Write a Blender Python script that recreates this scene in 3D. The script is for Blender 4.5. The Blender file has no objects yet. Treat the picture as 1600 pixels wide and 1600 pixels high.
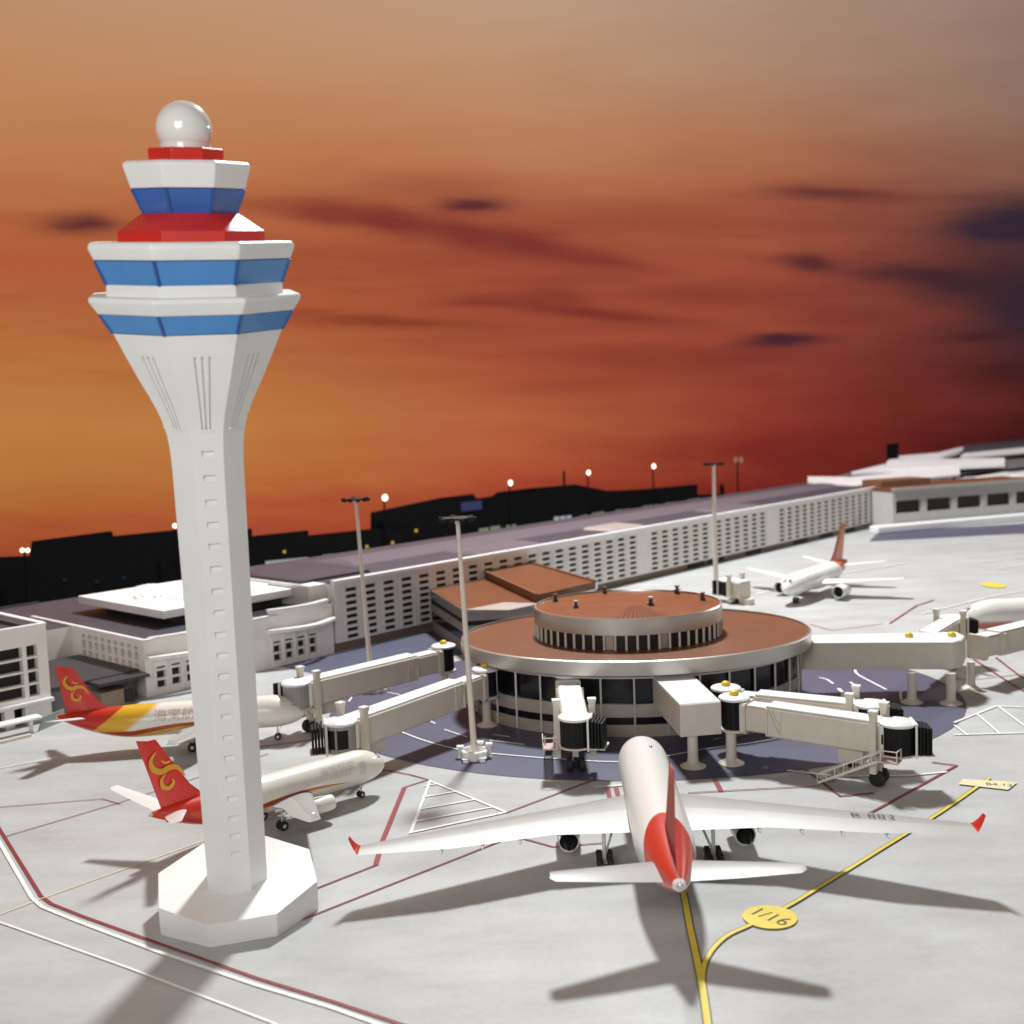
import bpy, bmesh, math, random
from mathutils import Vector, Matrix
random.seed(7)
SC = bpy.context.scene
COL = SC.collection
rad = math.radians

# ------------------------------------------------------------------ camera model (also used to read positions off the ground plane)
F, HV, ROLL, H = 1750., 640., .037, 10.
PIT = math.atan((800 - HV) / F)
FW = Vector((0, math.cos(PIT), -math.sin(PIT)))
R0 = Vector((1, 0, 0)); U0 = Vector((0, math.sin(PIT), math.cos(PIT)))
RT = R0 * math.cos(ROLL) - U0 * math.sin(ROLL)
UP = U0 * math.cos(ROLL) + R0 * math.sin(ROLL)

def ray(x, y):
    return FW + RT * ((x - 800) / F) - UP * ((y - 800) / F)

def G(x, y, z=0.):
    d = ray(x, y)
    t = (z - H) / d.z
    return Vector((d.x * t, d.y * t, z))

def proj(P):
    d = Vector(P) - Vector((0, 0, H))
    w = d.dot(FW)
    return 800 + F * d.dot(RT) / w, 800 - F * d.dot(UP) / w, w

def HT(base, y):
    lo, hi = -5., 40.
    for _ in range(50):
        m = (lo + hi) / 2
        if proj((base[0], base[1], m))[1] > y: lo = m
        else: hi = m
    return lo

# ------------------------------------------------------------------ mesh helper
class MB:
    def __init__(s): s.v = []; s.f = []; s.m = []
    def add(s, p): s.v.append(tuple(p)); return len(s.v) - 1
    def face(s, pts, mi=0):
        s.f.append([s.add(p) for p in pts]); s.m.append(mi)
    def loft(s, rings, mi=0, caps=(True, True), close=True, mcap=None):
        ids = [[s.add(p) for p in r] for r in rings]
        n = len(ids[0])
        for a, b in zip(ids[:-1], ids[1:]):
            for i in range(n if close else n - 1):
                j = (i + 1) % n
                s.f.append([a[i], a[j], b[j], b[i]]); s.m.append(mi)
        mc = mi if mcap is None else mcap
        if caps[0]: s.f.append(list(reversed(ids[0]))); s.m.append(mc)
        if caps[1]: s.f.append(list(ids[-1])); s.m.append(mc)
    def box(s, x0, x1, y0, y1, z0, z1, mi=0):
        s.loft([[(x0, y0, z0), (x1, y0, z0), (x1, y1, z0), (x0, y1, z0)], [(x0, y0, z1), (x1, y0, z1), (x1, y1, z1), (x0, y1, z1)]], mi)
    def hexa(s, bottom, top, mi=0): s.loft([bottom, top], mi)
    def cyl(s, c, r, z0, z1, n=24, mi=0, r2=None, caps=(True, True)):
        r2 = r if r2 is None else r2
        s.loft([[(c[0] + q * math.cos(2 * math.pi * i / n), c[1] + q * math.sin(2 * math.pi * i / n), z) for i in range(n)] for q, z in ((r, z0), (r2, z1))], mi, caps)
    def lathe(s, prof, c=(0, 0), n=32, mi=0, sx=1., sy=1., caps=(True, True)):
        s.loft([[(c[0] + sx * r * math.cos(2 * math.pi * i / n), c[1] + sy * r * math.sin(2 * math.pi * i / n), z) for i in range(n)] for r, z in prof], mi, caps)
    def tube(s, pts, r, n=8, mi=0, r2=None):
        pts = [Vector(p) for p in pts]
        rings = []
        for k, p in enumerate(pts):
            d = (pts[min(k + 1, len(pts) - 1)] - pts[max(k - 1, 0)]).normalized()
            a = d.orthogonal().normalized() if abs(d.z) > .95 else d.cross(Vector((0, 0, 1))).normalized()
            b = d.cross(a)
            rr = r if r2 is None else r + (r2 - r) * k / (len(pts) - 1)
            rings.append([p + a * rr * math.cos(2 * math.pi * i / n) + b * rr * math.sin(2 * math.pi * i / n) for i in range(n)])
        s.loft(rings, mi)
    def bar(s, p, q, w, h, mi=0):
        p, q = Vector(p), Vector(q)
        d = (q - p).normalized()
        a = d.cross(Vector((0, 0, 1)))
        a = Vector((1, 0, 0)) if a.length < 1e-4 else a.normalized()
        b = a.cross(d)
        s.loft([[c + a * w * i / 2 + b * h * j / 2 for i, j in ((-1, -1), (1, -1), (1, 1), (-1, 1))] for c in (p, q)], mi)
    def panel(s, P, N, us, vs, holes, mi=0, mside=None, back=None, sides=(0, 1, 2, 3)):
        """grid wall of cells; cells in holes are recessed by holes[(i,j)]; their back quads go to list back (or stay in this mesh)"""
        ms = mi if mside is None else mside
        for i in range(len(us) - 1):
            for j in range(len(vs) - 1):
                c = [(us[i], vs[j]), (us[i + 1], vs[j]), (us[i + 1], vs[j + 1]), (us[i], vs[j + 1])]
                p = [Vector(P(*q)) for q in c]
                d = holes.get((i, j))
                if d is None:
                    s.face(p, mi); continue
                b = [x + Vector(N(*q)) * d for x, q in zip(p, c)]
                for k in sides:
                    l = (k + 1) % 4
                    s.face([p[k], p[l], b[l], b[k]], ms)
                if back is None: s.face(b, ms)
                else: back.append(((i, j), b))
    def build(s, name, mats, parent=None, smooth=0., bevel=0., merge=True, seg=2):
        me = bpy.data.meshes.new(name)
        me.from_pydata(s.v, [], s.f)
        mats = mats if isinstance(mats, (list, tuple)) else [mats]
        for m in mats: me.materials.append(m)
        for p, mi in zip(me.polygons, s.m): p.material_index = mi
        bm = bmesh.new(); bm.from_mesh(me)
        if merge: bmesh.ops.remove_doubles(bm, verts=bm.verts, dist=1e-5)
        bmesh.ops.recalc_face_normals(bm, faces=bm.faces)
        if bevel:
            es = [e for e in bm.edges if len(e.link_faces) == 2 and e.calc_face_angle(0) > rad(28)]
            bmesh.ops.bevel(bm, geom=es, offset=bevel, segments=seg, profile=.6, affect='EDGES', clamp_overlap=True)
            smooth = smooth or 40
        if smooth:
            for f in bm.faces: f.smooth = True
            for e in bm.edges:
                if len(e.link_faces) == 2 and e.calc_face_angle(0) > rad(smooth): e.smooth = False
        bm.to_mesh(me); bm.free()
        o = bpy.data.objects.new(name, me); COL.objects.link(o)
        if bevel:
            wn = o.modifiers.new('weighted_normal', 'WEIGHTED_NORMAL'); wn.keep_sharp = True
        if parent: o.parent = parent
        return o

def tag(o, label=None, cat=None, group=None, kind=None):
    if label: o['label'] = label
    if cat: o['category'] = cat
    if group: o['group'] = group
    if kind: o['kind'] = kind
    return o

def thing(name, label, cat, loc=(0, 0, 0), rz=0., group=None):
    o = bpy.data.objects.new(name, None); COL.objects.link(o)
    o.empty_display_size = .2
    o.location = loc; o.rotation_euler = (0, 0, rz)
    return tag(o, label, cat, group)

def copy_tree(o, parent=None):
    c = o.copy(); COL.objects.link(c)
    c.parent = parent
    for ch in list(o.children): copy_tree(ch, c)
    return c

# ------------------------------------------------------------------ materials
def lin(c):
    return tuple(((x / 255) / 12.92 if x / 255 <= .04045 else ((x / 255 + .055) / 1.055) ** 2.4) for x in c)

def mat(name, col, rough=.5, metal=0., var=.06, scale=3., bump=0., bscale=40., spec=.5, coat=0.):
    m = bpy.data.materials.new(name); m.use_nodes = True
    nt = m.node_tree; b = nt.nodes['Principled BSDF']
    b.inputs['Roughness'].default_value = rough
    b.inputs['Metallic'].default_value = metal
    b.inputs['Specular IOR Level'].default_value = spec
    b.inputs['Coat Weight'].default_value = coat
    b.inputs['Coat Roughness'].default_value = .08
    tc = nt.nodes.new('ShaderNodeTexCoord')
    if var:
        n = nt.nodes.new('ShaderNodeTexNoise'); n.inputs['Scale'].default_value = scale; n.inputs['Detail'].default_value = 5
        nt.links.new(tc.outputs['Object'], n.inputs['Vector'])
        r = nt.nodes.new('ShaderNodeValToRGB')
        r.color_ramp.elements[0].position = .3; r.color_ramp.elements[1].position = .7
        r.color_ramp.elements[0].color = (*[c * (1 - var) for c in col], 1)
        r.color_ramp.elements[1].color = (*[min(1, c * (1 + var)) for c in col], 1)
        nt.links.new(n.outputs['Fac'], r.inputs['Fac'])
        nt.links.new(r.outputs['Color'], b.inputs['Base Color'])
    else:
        b.inputs['Base Color'].default_value = (*col, 1)
    if bump:
        n2 = nt.nodes.new('ShaderNodeTexNoise'); n2.inputs['Scale'].default_value = bscale; n2.inputs['Detail'].default_value = 3
        nt.links.new(tc.outputs['Object'], n2.inputs['Vector'])
        bp = nt.nodes.new('ShaderNodeBump'); bp.inputs['Strength'].default_value = bump; bp.inputs['Distance'].default_value = .02
        nt.links.new(n2.outputs['Fac'], bp.inputs['Height'])
        nt.links.new(bp.outputs['Normal'], b.inputs['Normal'])
    return m

def emit(name, col, st):
    m = bpy.data.materials.new(name); m.use_nodes = True
    nt = m.node_tree; nt.nodes.clear()
    o = nt.nodes.new('ShaderNodeOutputMaterial'); e = nt.nodes.new('ShaderNodeEmission')
    e.inputs['Color'].default_value = (*col, 1); e.inputs['Strength'].default_value = st
    nt.links.new(e.outputs[0], o.inputs['Surface'])
    return m

class NX:
    """tiny expression helper over shader math nodes"""
    def __init__(s, nt): s.nt = nt
    def m(s, op, a, b=None, c=None, clamp=False):
        n = s.nt.nodes.new('ShaderNodeMath'); n.operation = op; n.use_clamp = clamp
        for i, x in enumerate((a, b, c)):
            if x is None: continue
            if isinstance(x, (int, float)): n.inputs[i].default_value = x
            else: s.nt.links.new(x, n.inputs[i])
        return n.outputs[0]
    def mix(s, f, a, b):
        n = s.nt.nodes.new('ShaderNodeMix'); n.data_type = 'RGBA'
        for k, x in ((0, f), (6, a), (7, b)):
            if isinstance(x, (int, float)): n.inputs[k].default_value = x
            elif isinstance(x, tuple): n.inputs[k].default_value = (*x, 1)
            else: s.nt.links.new(x, n.inputs[k])
        return n.outputs[2]
    def xyz(s):
        tc = s.nt.nodes.new('ShaderNodeTexCoord'); sp = s.nt.nodes.new('ShaderNodeSeparateXYZ')
        s.nt.links.new(tc.outputs['Object'], sp.inputs[0])
        return sp.outputs[0], sp.outputs[1], sp.outputs[2], tc.outputs['Object']
    def noise(s, vec, scale, detail=4, rough=.55):
        n = s.nt.nodes.new('ShaderNodeTexNoise')
        n.inputs['Scale'].default_value = scale; n.inputs['Detail'].default_value = detail; n.inputs['Roughness'].default_value = rough
        s.nt.links.new(vec, n.inputs['Vector'])
        return n.outputs['Fac']
    def comb(s, x, y, z=0.):
        n = s.nt.nodes.new('ShaderNodeCombineXYZ')
        for i, q in enumerate((x, y, z)):
            if isinstance(q, (int, float)): n.inputs[i].default_value = q
            else: s.nt.links.new(q, n.inputs[i])
        return n.outputs[0]
    def ramp(s, f, stops):
        r = s.nt.nodes.new('ShaderNodeValToRGB')
        e = r.color_ramp.elements
        while len(e) < len(stops): e.new(.5)
        for k, (p, c) in enumerate(stops):
            e[k].position = p; e[k].color = (*c, 1)
        s.nt.links.new(f, r.inputs['Fac'])
        return r.outputs['Color']
    def step(s, x, a, w):   # smooth 0..1 as x passes a
        return s.m('MULTIPLY_ADD', x, 1 / w, .5 - a / w, clamp=True)

WHITE = mat('white_plastic', (.8, .8, .79), .38, var=.025, scale=1.2)
WHITE_GLOSS = mat('white_gloss', (.8, .79, .77), .16, var=.02, scale=2, coat=.3)
CREAM = mat('cream_plastic', (.645, .595, .515), .5, var=.04, scale=2.5)
BRIDGE_ROOF = mat('bridge_roof_white', (.78, .8, .81), .45, var=.03, scale=2)
BEIGE = mat('beige_pole', (.76, .68, .6), .5, var=.05)
FACADE = mat('facade_white', (.82, .785, .75), .5, var=.04, scale=1.5)
ROOFWHITE = mat('roof_white', (.82, .82, .84), .45, var=.03)
SLATE = mat('slate_roof', (.05, .05, .068), .55, var=.12, scale=.8)
DARKGREY = mat('dark_grey', (.035, .037, .045), .5, var=.1)
BLACK = mat('black_rubber', (.011, .011, .012), .6, var=.15, scale=6, spec=.2)
BLACKVOID = mat('dark_opening', (.008, .007, .007), .6, var=.1)
GLASSDARK = mat('dark_glass', (.008, .008, .011), .14, var=.1, spec=.35)
RUST = mat('rust_roof', (.17, .056, .019), .42, var=.08, scale=1.2, bump=.05, bscale=120)
RUSTDARK = mat('rust_wall', (.19, .09, .05), .5, var=.08)
METAL = mat('brushed_metal', (.56, .54, .51), .36, 1., var=.06, scale=1)
STEEL = mat('pale_steel', (.6, .58, .55), .4, .6, var=.05)
BANDBEIGE = mat('drum_band', (.42, .37, .32), .4, .3, var=.06)
RED = mat('signal_red', (.60, .022, .014), .3, var=.04, coat=.4)
REDGLOSS = mat('red_gloss', (.6, .02, .013), .42, var=.03)
BLUE1 = mat('tower_glass_blue', (.028, .115, .42), .22, var=.06, scale=2, coat=.3)
BLUE2 = mat('tower_glass_light_blue', (.06, .235, .56), .25, var=.06, scale=2, coat=.2)
BLUEJOINT = mat('glass_joint', (.025, .09, .3), .3, var=0)
YELLOW = mat('beacon_yellow', (.75, .52, .02), .4, var=.08, scale=8)
RUBBERTYRE = mat('tyre', (.015, .015, .016), .7, var=.1)
HUB = mat('wheel_hub', (.7, .7, .7), .4, .3, var=.05)
BROWN = mat('brown_base', (.27, .2, .15), .6, var=.1)
GREYGREEN = mat('grey_green_panel', (.22, .26, .25), .35, var=.08)
PAINT_W = mat('white_paint', (.82, .82, .82), .5, var=.05, scale=8)
PAINT_R = mat('red_paint', (.24, .02, .026), .55, var=.12, scale=8)
PAINT_Y = mat('yellow_paint', (.72, .56, .05), .5, var=.08, scale=8)
PAINT_PY = mat('pale_yellow_paint', (.72, .68, .42), .5, var=.08, scale=8)
PAINT_K = mat('dark_paint', (.05, .05, .02), .6, var=.1)
INK = mat('grey_print', (.63, .58, .54), .6, var=0)
INKDARK = mat('dark_print', (.03, .03, .035), .6, var=0)
SILH = mat('night_silhouette', (.0035, .0035, .004), .9, var=.1, spec=.05)

# ------------------------------------------------------------------ the setting: ground, apron, sky
def ground_mat():
    m = bpy.data.materials.new('apron_concrete'); m.use_nodes = True
    nt = m.node_tree; b = nt.nodes['Principled BSDF']; n = NX(nt)
    x, y, z, o = n.xyz()
    big = n.noise(o, .16, 5, .6)
    mid = n.noise(n.comb(n.m('MULTIPLY', x, .35), n.m('MULTIPLY', y, .9), 0.), .9, 6, .62)
    fine = n.noise(o, 6., 4, .6)
    f = n.m('ADD', n.m('ADD', n.m('MULTIPLY', big, .34), n.m('MULTIPLY', mid, .5)), n.m('MULTIPLY', fine, .16))
    c = n.ramp(f, [(.34, (.345, .35, .355)), (.46, (.425, .43, .435)), (.56, (.475, .485, .49)), (.68, (.55, .565, .575))])
    nt.links.new(c, b.inputs['Base Color'])
    b.inputs['Roughness'].default_value = .52
    b.inputs['Specular IOR Level'].default_value = .35
    bp = nt.nodes.new('ShaderNodeBump'); bp.inputs['Strength'].default_value = .05; bp.inputs['Distance'].default_value = .02
    nt.links.new(fine, bp.inputs['Height']); nt.links.new(bp.outputs[0], b.inputs['Normal'])
    return m
mb = MB(); mb.face([(-160, -20, 0), (260, -20, 0), (260, 300, 0), (-160, 300, 0)])
tag(mb.build('ground', ground_mat()), kind='structure')

PURPLE = mat('blue_violet_apron', (.082, .082, .135), .5, var=.07, scale=.7, bump=.03, bscale=30)
RC = Vector((3.98, 37.3))
mb = MB()
pts = []
for i in range(72):
    t = 2 * math.pi * i / 72
    pts.append((RC.x + .2 + 10.6 * math.cos(t), RC.y + .3 + 8.55 * math.sin(t), .012))
mb.face(pts)
tag(mb.build('apron', PURPLE), kind='structure')
TH = rad(47.5); E1 = Vector((math.cos(TH), math.sin(TH))); E2 = Vector((-math.sin(TH), math.cos(TH))); TO = Vector((-7.63, 46.81))
def TW(a, b, z=0.):
    p = TO + E1 * a + E2 * b
    return Vector((p.x, p.y, z))
mb = MB(); mb.face([TW(-3, -3.2, .008), TW(12, -7.5, .008), TW(12, -.02, .008), TW(-3, -.02, .008)])
tag(mb.build('apron_strip', PURPLE), kind='structure')
mb = MB(); mb.face([G(1358, 846, .012), G(1700, 828, .012), G(1700, 812, .012), G(1372, 832, .012)])
tag(mb.build('pier_apron', PURPLE), kind='structure')

ZMARK = [.02]
def ribbon(name, pts, w, m, closed=False, world=False):
    """painted line through image-read ground points"""
    z = ZMARK[0]; ZMARK[0] += .0003
    P = [Vector((p[0], p[1])) if world else G(*p).xy for p in pts]
    n = len(P)
    L, R = [], []
    for i in range(n):
        a = P[i - 1] if (i or closed) else None
        b = P[(i + 1) % n] if (i < n - 1 or closed) else None
        d1 = (P[i] - a).normalized() if a is not None else (b - P[i]).normalized()
        d2 = (b - P[i]).normalized() if b is not None else d1
        n1, n2 = Vector((-d1.y, d1.x)), Vector((-d2.y, d2.x))
        k = (n1 + n2)
        k = k / max(.35, k.length_squared / 2) if k.length > 1e-6 else n1
        L.append(P[i] + k * w / 2); R.append(P[i] - k * w / 2)
    mb = MB()
    for i in range(n if closed else n - 1):
        j = (i + 1) % n
        mb.face([(*L[i], z), (*L[j], z), (*R[j], z), (*R[i], z)])
    return tag(mb.build(name, m), kind='structure')

def smooth_px(pts, k=6):
    out = []
    for i in range(len(pts) - 1):
        p0 = pts[max(0, i - 1)]; p1 = pts[i]; p2 = pts[i + 1]; p3 = pts[min(len(pts) - 1, i + 2)]
        for s in range(k):
            t = s / k
            out.append(tuple(.5 * (2 * p1[j] + (p2[j] - p0[j]) * t + (2 * p0[j] - 5 * p1[j] + 4 * p2[j] - p3[j]) * t * t + (3 * p1[j] - p0[j] - 3 * p2[j] + p3[j]) * t ** 3) for j in (0, 1)))
    out.append(pts[-1])
    return out

W, RD, YL = PAINT_W, PAINT_R, PAINT_Y
ribbon('white_line', [(-30, 1270), (0, 1318), (50, 1404), (66, 1418), (120, 1440), (250, 1489), (400, 1540), (520, 1576), (620, 1612)], .09, W)
ribbon('red_line', [(-30, 1245), (0, 1297), (64, 1401), (80, 1413), (130, 1433), (250, 1476), (400, 1529), (520, 1566), (640, 1606)], .075, RD)
ribbon('white_line', [(-20, 1434), (0, 1442), (200, 1513), (420, 1597), (450, 1610)], .055, W)
ribbon('yellow_line', [(-30, 1443), (0, 1430), (60, 1407), (230, 1346), (420, 1278), (540, 1235)], .035, PAINT_PY)
ribbon('red_line', [(-20, 1263), (0, 1262), (160, 1249), (188, 1257)], .035, RD)
ribbon('red_line', [(5, 1309), (180, 1257), (290, 1222), (420, 1178)], .035, RD)
ribbon('white_line', [(-20, 1204), (0, 1201), (90, 1184)], .06, W)
ribbon('red_line', [(440, 1450), (500, 1427), (803, 1307), (864, 1324), (945, 1318)], .05, RD)
ribbon('red_line', [(440, 1411), (500, 1387), (587, 1353)], .05, RD)
ribbon('red_line', [(587, 1353), (598, 1314), (632, 1231)], .12, RD)
ribbon('red_line', [(632, 1231), (669, 1219), (640, 1211), (585, 1201), (500, 1190)], .05, RD)
ribbon('white_line', [(672, 1221), (791, 1270), (642, 1302)], .09, W, closed=True)
for a, b in (((664, 1229), (686, 1225)), ((658, 1247), (716, 1237)), ((652, 1266), (744, 1250)), ((647, 1285), (770, 1262))):
    ribbon('white_line', [a, b], .07, W)
ribbon('red_line', [(791, 1271), (905, 1228), (930, 1219)], .05, RD)
ribbon('red_line', [(949, 1231), (953, 1249)], .12, RD)
ribbon('red_line', [(962, 1230), (967, 1249)], .12, RD)
ribbon('white_line', [(930, 1231), (1010, 1225)], .1, W)
ribbon('red_line', [(1117, 1219), (1127, 1238)], .13, RD)
ribbon('red_line', [(1075, 1240), (1127, 1237), (1280, 1229)], .05, RD)
ribbon('red_line', [(1256, 1202), (1313, 1245), (1365, 1240)], .07, RD)
ribbon('red_line', [(1456, 1192), (1495, 1197), (1392, 1254), (1340, 1282)], .07, RD)
ribbon('white_line', [(1230, 1205), (1310, 1214), (1420, 1213), (1480, 1207)], .09, W)
ribbon('white_line', [(1600, 1106), (1557, 1104), (1491, 1130)], .09, W)
ribbon('white_line', [(1491, 1149), (1600, 1146), (1640, 1144)], .09, W)
for a, b in (((1491, 1134), (1513, 1150)), ((1527, 1117), (1563, 1148)), ((1560, 1105), (1602, 1136))):
    ribbon('white_line', [a, b], .075, W)
for k, (dx, ww, m) in enumerate(((0, .16, PAINT_K), (0, .118, PAINT_Y))):
    ribbon('yellow_line', smooth_px([(1068, 1396), (1078, 1450), (1090, 1506), (1100, 1560), (1108, 1620)]), ww, m)
    ribbon('yellow_line', smooth_px([(1097, 1540), (1100, 1512), (1112, 1487), (1136, 1464), (1172, 1447), (1230, 1418), (1280, 1388), (1380, 1326), (1470, 1270), (1546, 1217)]), ww * .72, m)
ribbon('red_line', [(1390, 975), (1432, 947), (1460, 938)], .08, RD)
ribbon('red_line', [(1265, 976), (1300, 986), (1380, 975)], .05, RD)
ribbon('red_line', [(1520, 1030), (1575, 1066), (1640, 1105)], .07, RD)
ribbon('red_line', [(1556, 1028), (1592, 1056), (1640, 1080)], .07, RD)
ribbon('red_line', [(1490, 1063), (1530, 1062), (1600, 1054)], .05, RD)
ribbon('white_line', [(1440, 960), (1540, 935), (1640, 915)], .1, W)
ribbon('white_line', [(1180, 930), (1260, 905), (1420, 880)], .14, W)
for y in (872, 880, 890):
    ribbon('white_line', [(1500 + (y - 872) * 3, y), (1640, y - 12)], .12, W)
ribbon('red_line', [(528, 1137), (524, 1152)], .14, RD)
ribbon('red_line', [(405, 1168), (480, 1158), (520, 1150)], .06, RD)
# painted lines on the blue violet apron
ARC = [
    ([(625, 1144), (665, 1159), (715, 1172), (772, 1179), (870, 1187), (985, 1191), (1100, 1172), (1175, 1162), (1250, 1148)], .07),
    ([(694, 1141), (730, 1153)], .06), ([(770, 1149), (797, 1153)], .06), ([(765, 1158), (820, 1165)], .06), ([(668, 1126), (680, 1132)], .07),
    ([(1095, 1150), (1125, 1147)], .06), ([(1115, 1157), (1128, 1154)], .06), ([(1150, 1152), (1180, 1146)], .06),
    ([(1280, 1060), (1292, 1063), (1302, 1070)], .09), ([(1310, 1077), (1317, 1085), (1315, 1095)], .13), ([(1328, 1067), (1344, 1077)], .09),
    ([(1336, 1048), (1340, 1055), (1360, 1066), (1385, 1079)], .09), ([(1408, 1095), (1407, 1084), (1412, 1081)], .09),
    ([(605, 1083), (625, 1087)], .06), ([(560, 1075), (545, 1098)], .06)]
for p, w in ARC: ribbon('white_line', smooth_px(p, 5), w, W)

def text_verts(s, size, ext=0.):
    cu = bpy.data.curves.new('txt', 'FONT'); cu.body = s; cu.size = size; cu.align_x = 'CENTER'; cu.align_y = 'CENTER'
    cu.resolution_u = 3; cu.extrude = ext
    o = bpy.data.objects.new('txt', cu); COL.objects.link(o)
    bpy.context.view_layer.update()
    me = bpy.data.meshes.new_from_object(o.evaluated_get(bpy.context.evaluated_depsgraph_get()))
    v = [tuple(q.co) for q in me.vertices]; f = [list(p.vertices) for p in me.polygons]
    bpy.data.objects.remove(o); bpy.data.curves.remove(cu); bpy.data.meshes.remove(me)
    return v, f
def raw(name, v, f, m, parent=None):
    me = bpy.data.meshes.new(name); me.from_pydata(v, [], f); me.materials.append(m)
    o = bpy.data.objects.new(name, me); COL.objects.link(o); o.parent = parent
    return o

# yellow stand marker with its number, and the pale number plate further on
c = G(1203, 1435)
mb = MB(); mb.face([(c.x + .52 * math.cos(t * math.pi / 24), c.y + .50 * math.sin(t * math.pi / 24), .034) for t in range(48)])
stand = tag(mb.build('stand_marking', PAINT_Y), kind='structure')
d = (G(1280, 1388) - G(1172, 1447)).xy.normalized(); pr = Vector((d.y, -d.x))
v, f = text_verts('1/16', .5)
raw('stand_number', [(c.x + pr.x * x * .95 + d.x * y, c.y + pr.y * x * .95 + d.y * y, .038) for x, y, _ in v], f, PAINT_K, stand)
a, b, c2, e = G(1505, 1219), G(1590, 1224), G(1575, 1236), G(1497, 1227)
mb = MB(); mb.face([(*q.xy, .034) for q in (a, b, c2, e)])
plate = tag(mb.build('stand_plate_marking', PAINT_PY), kind='structure')
c = (b + c2 + G(1545, 1222) + G(1535, 1231)) / 4; u = (b - a).xy.normalized(); w = Vector((-u.y, u.x))
v, f = text_verts('B4 12', .28)
raw('stand_plate_number', [(c.x + u.x * x + w.x * y, c.y + u.y * x + w.y * y, .038) for x, y, _ in v], f, PAINT_K, plate)
c = G(1552, 915)
mb = MB(); mb.face([(c.x + .55 * math.cos(t * math.pi / 16), c.y + .9 * math.sin(t * math.pi / 16), .034) for t in range(32)])
tag(mb.build('far_stand_marking', PAINT_Y), kind='structure')

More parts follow.
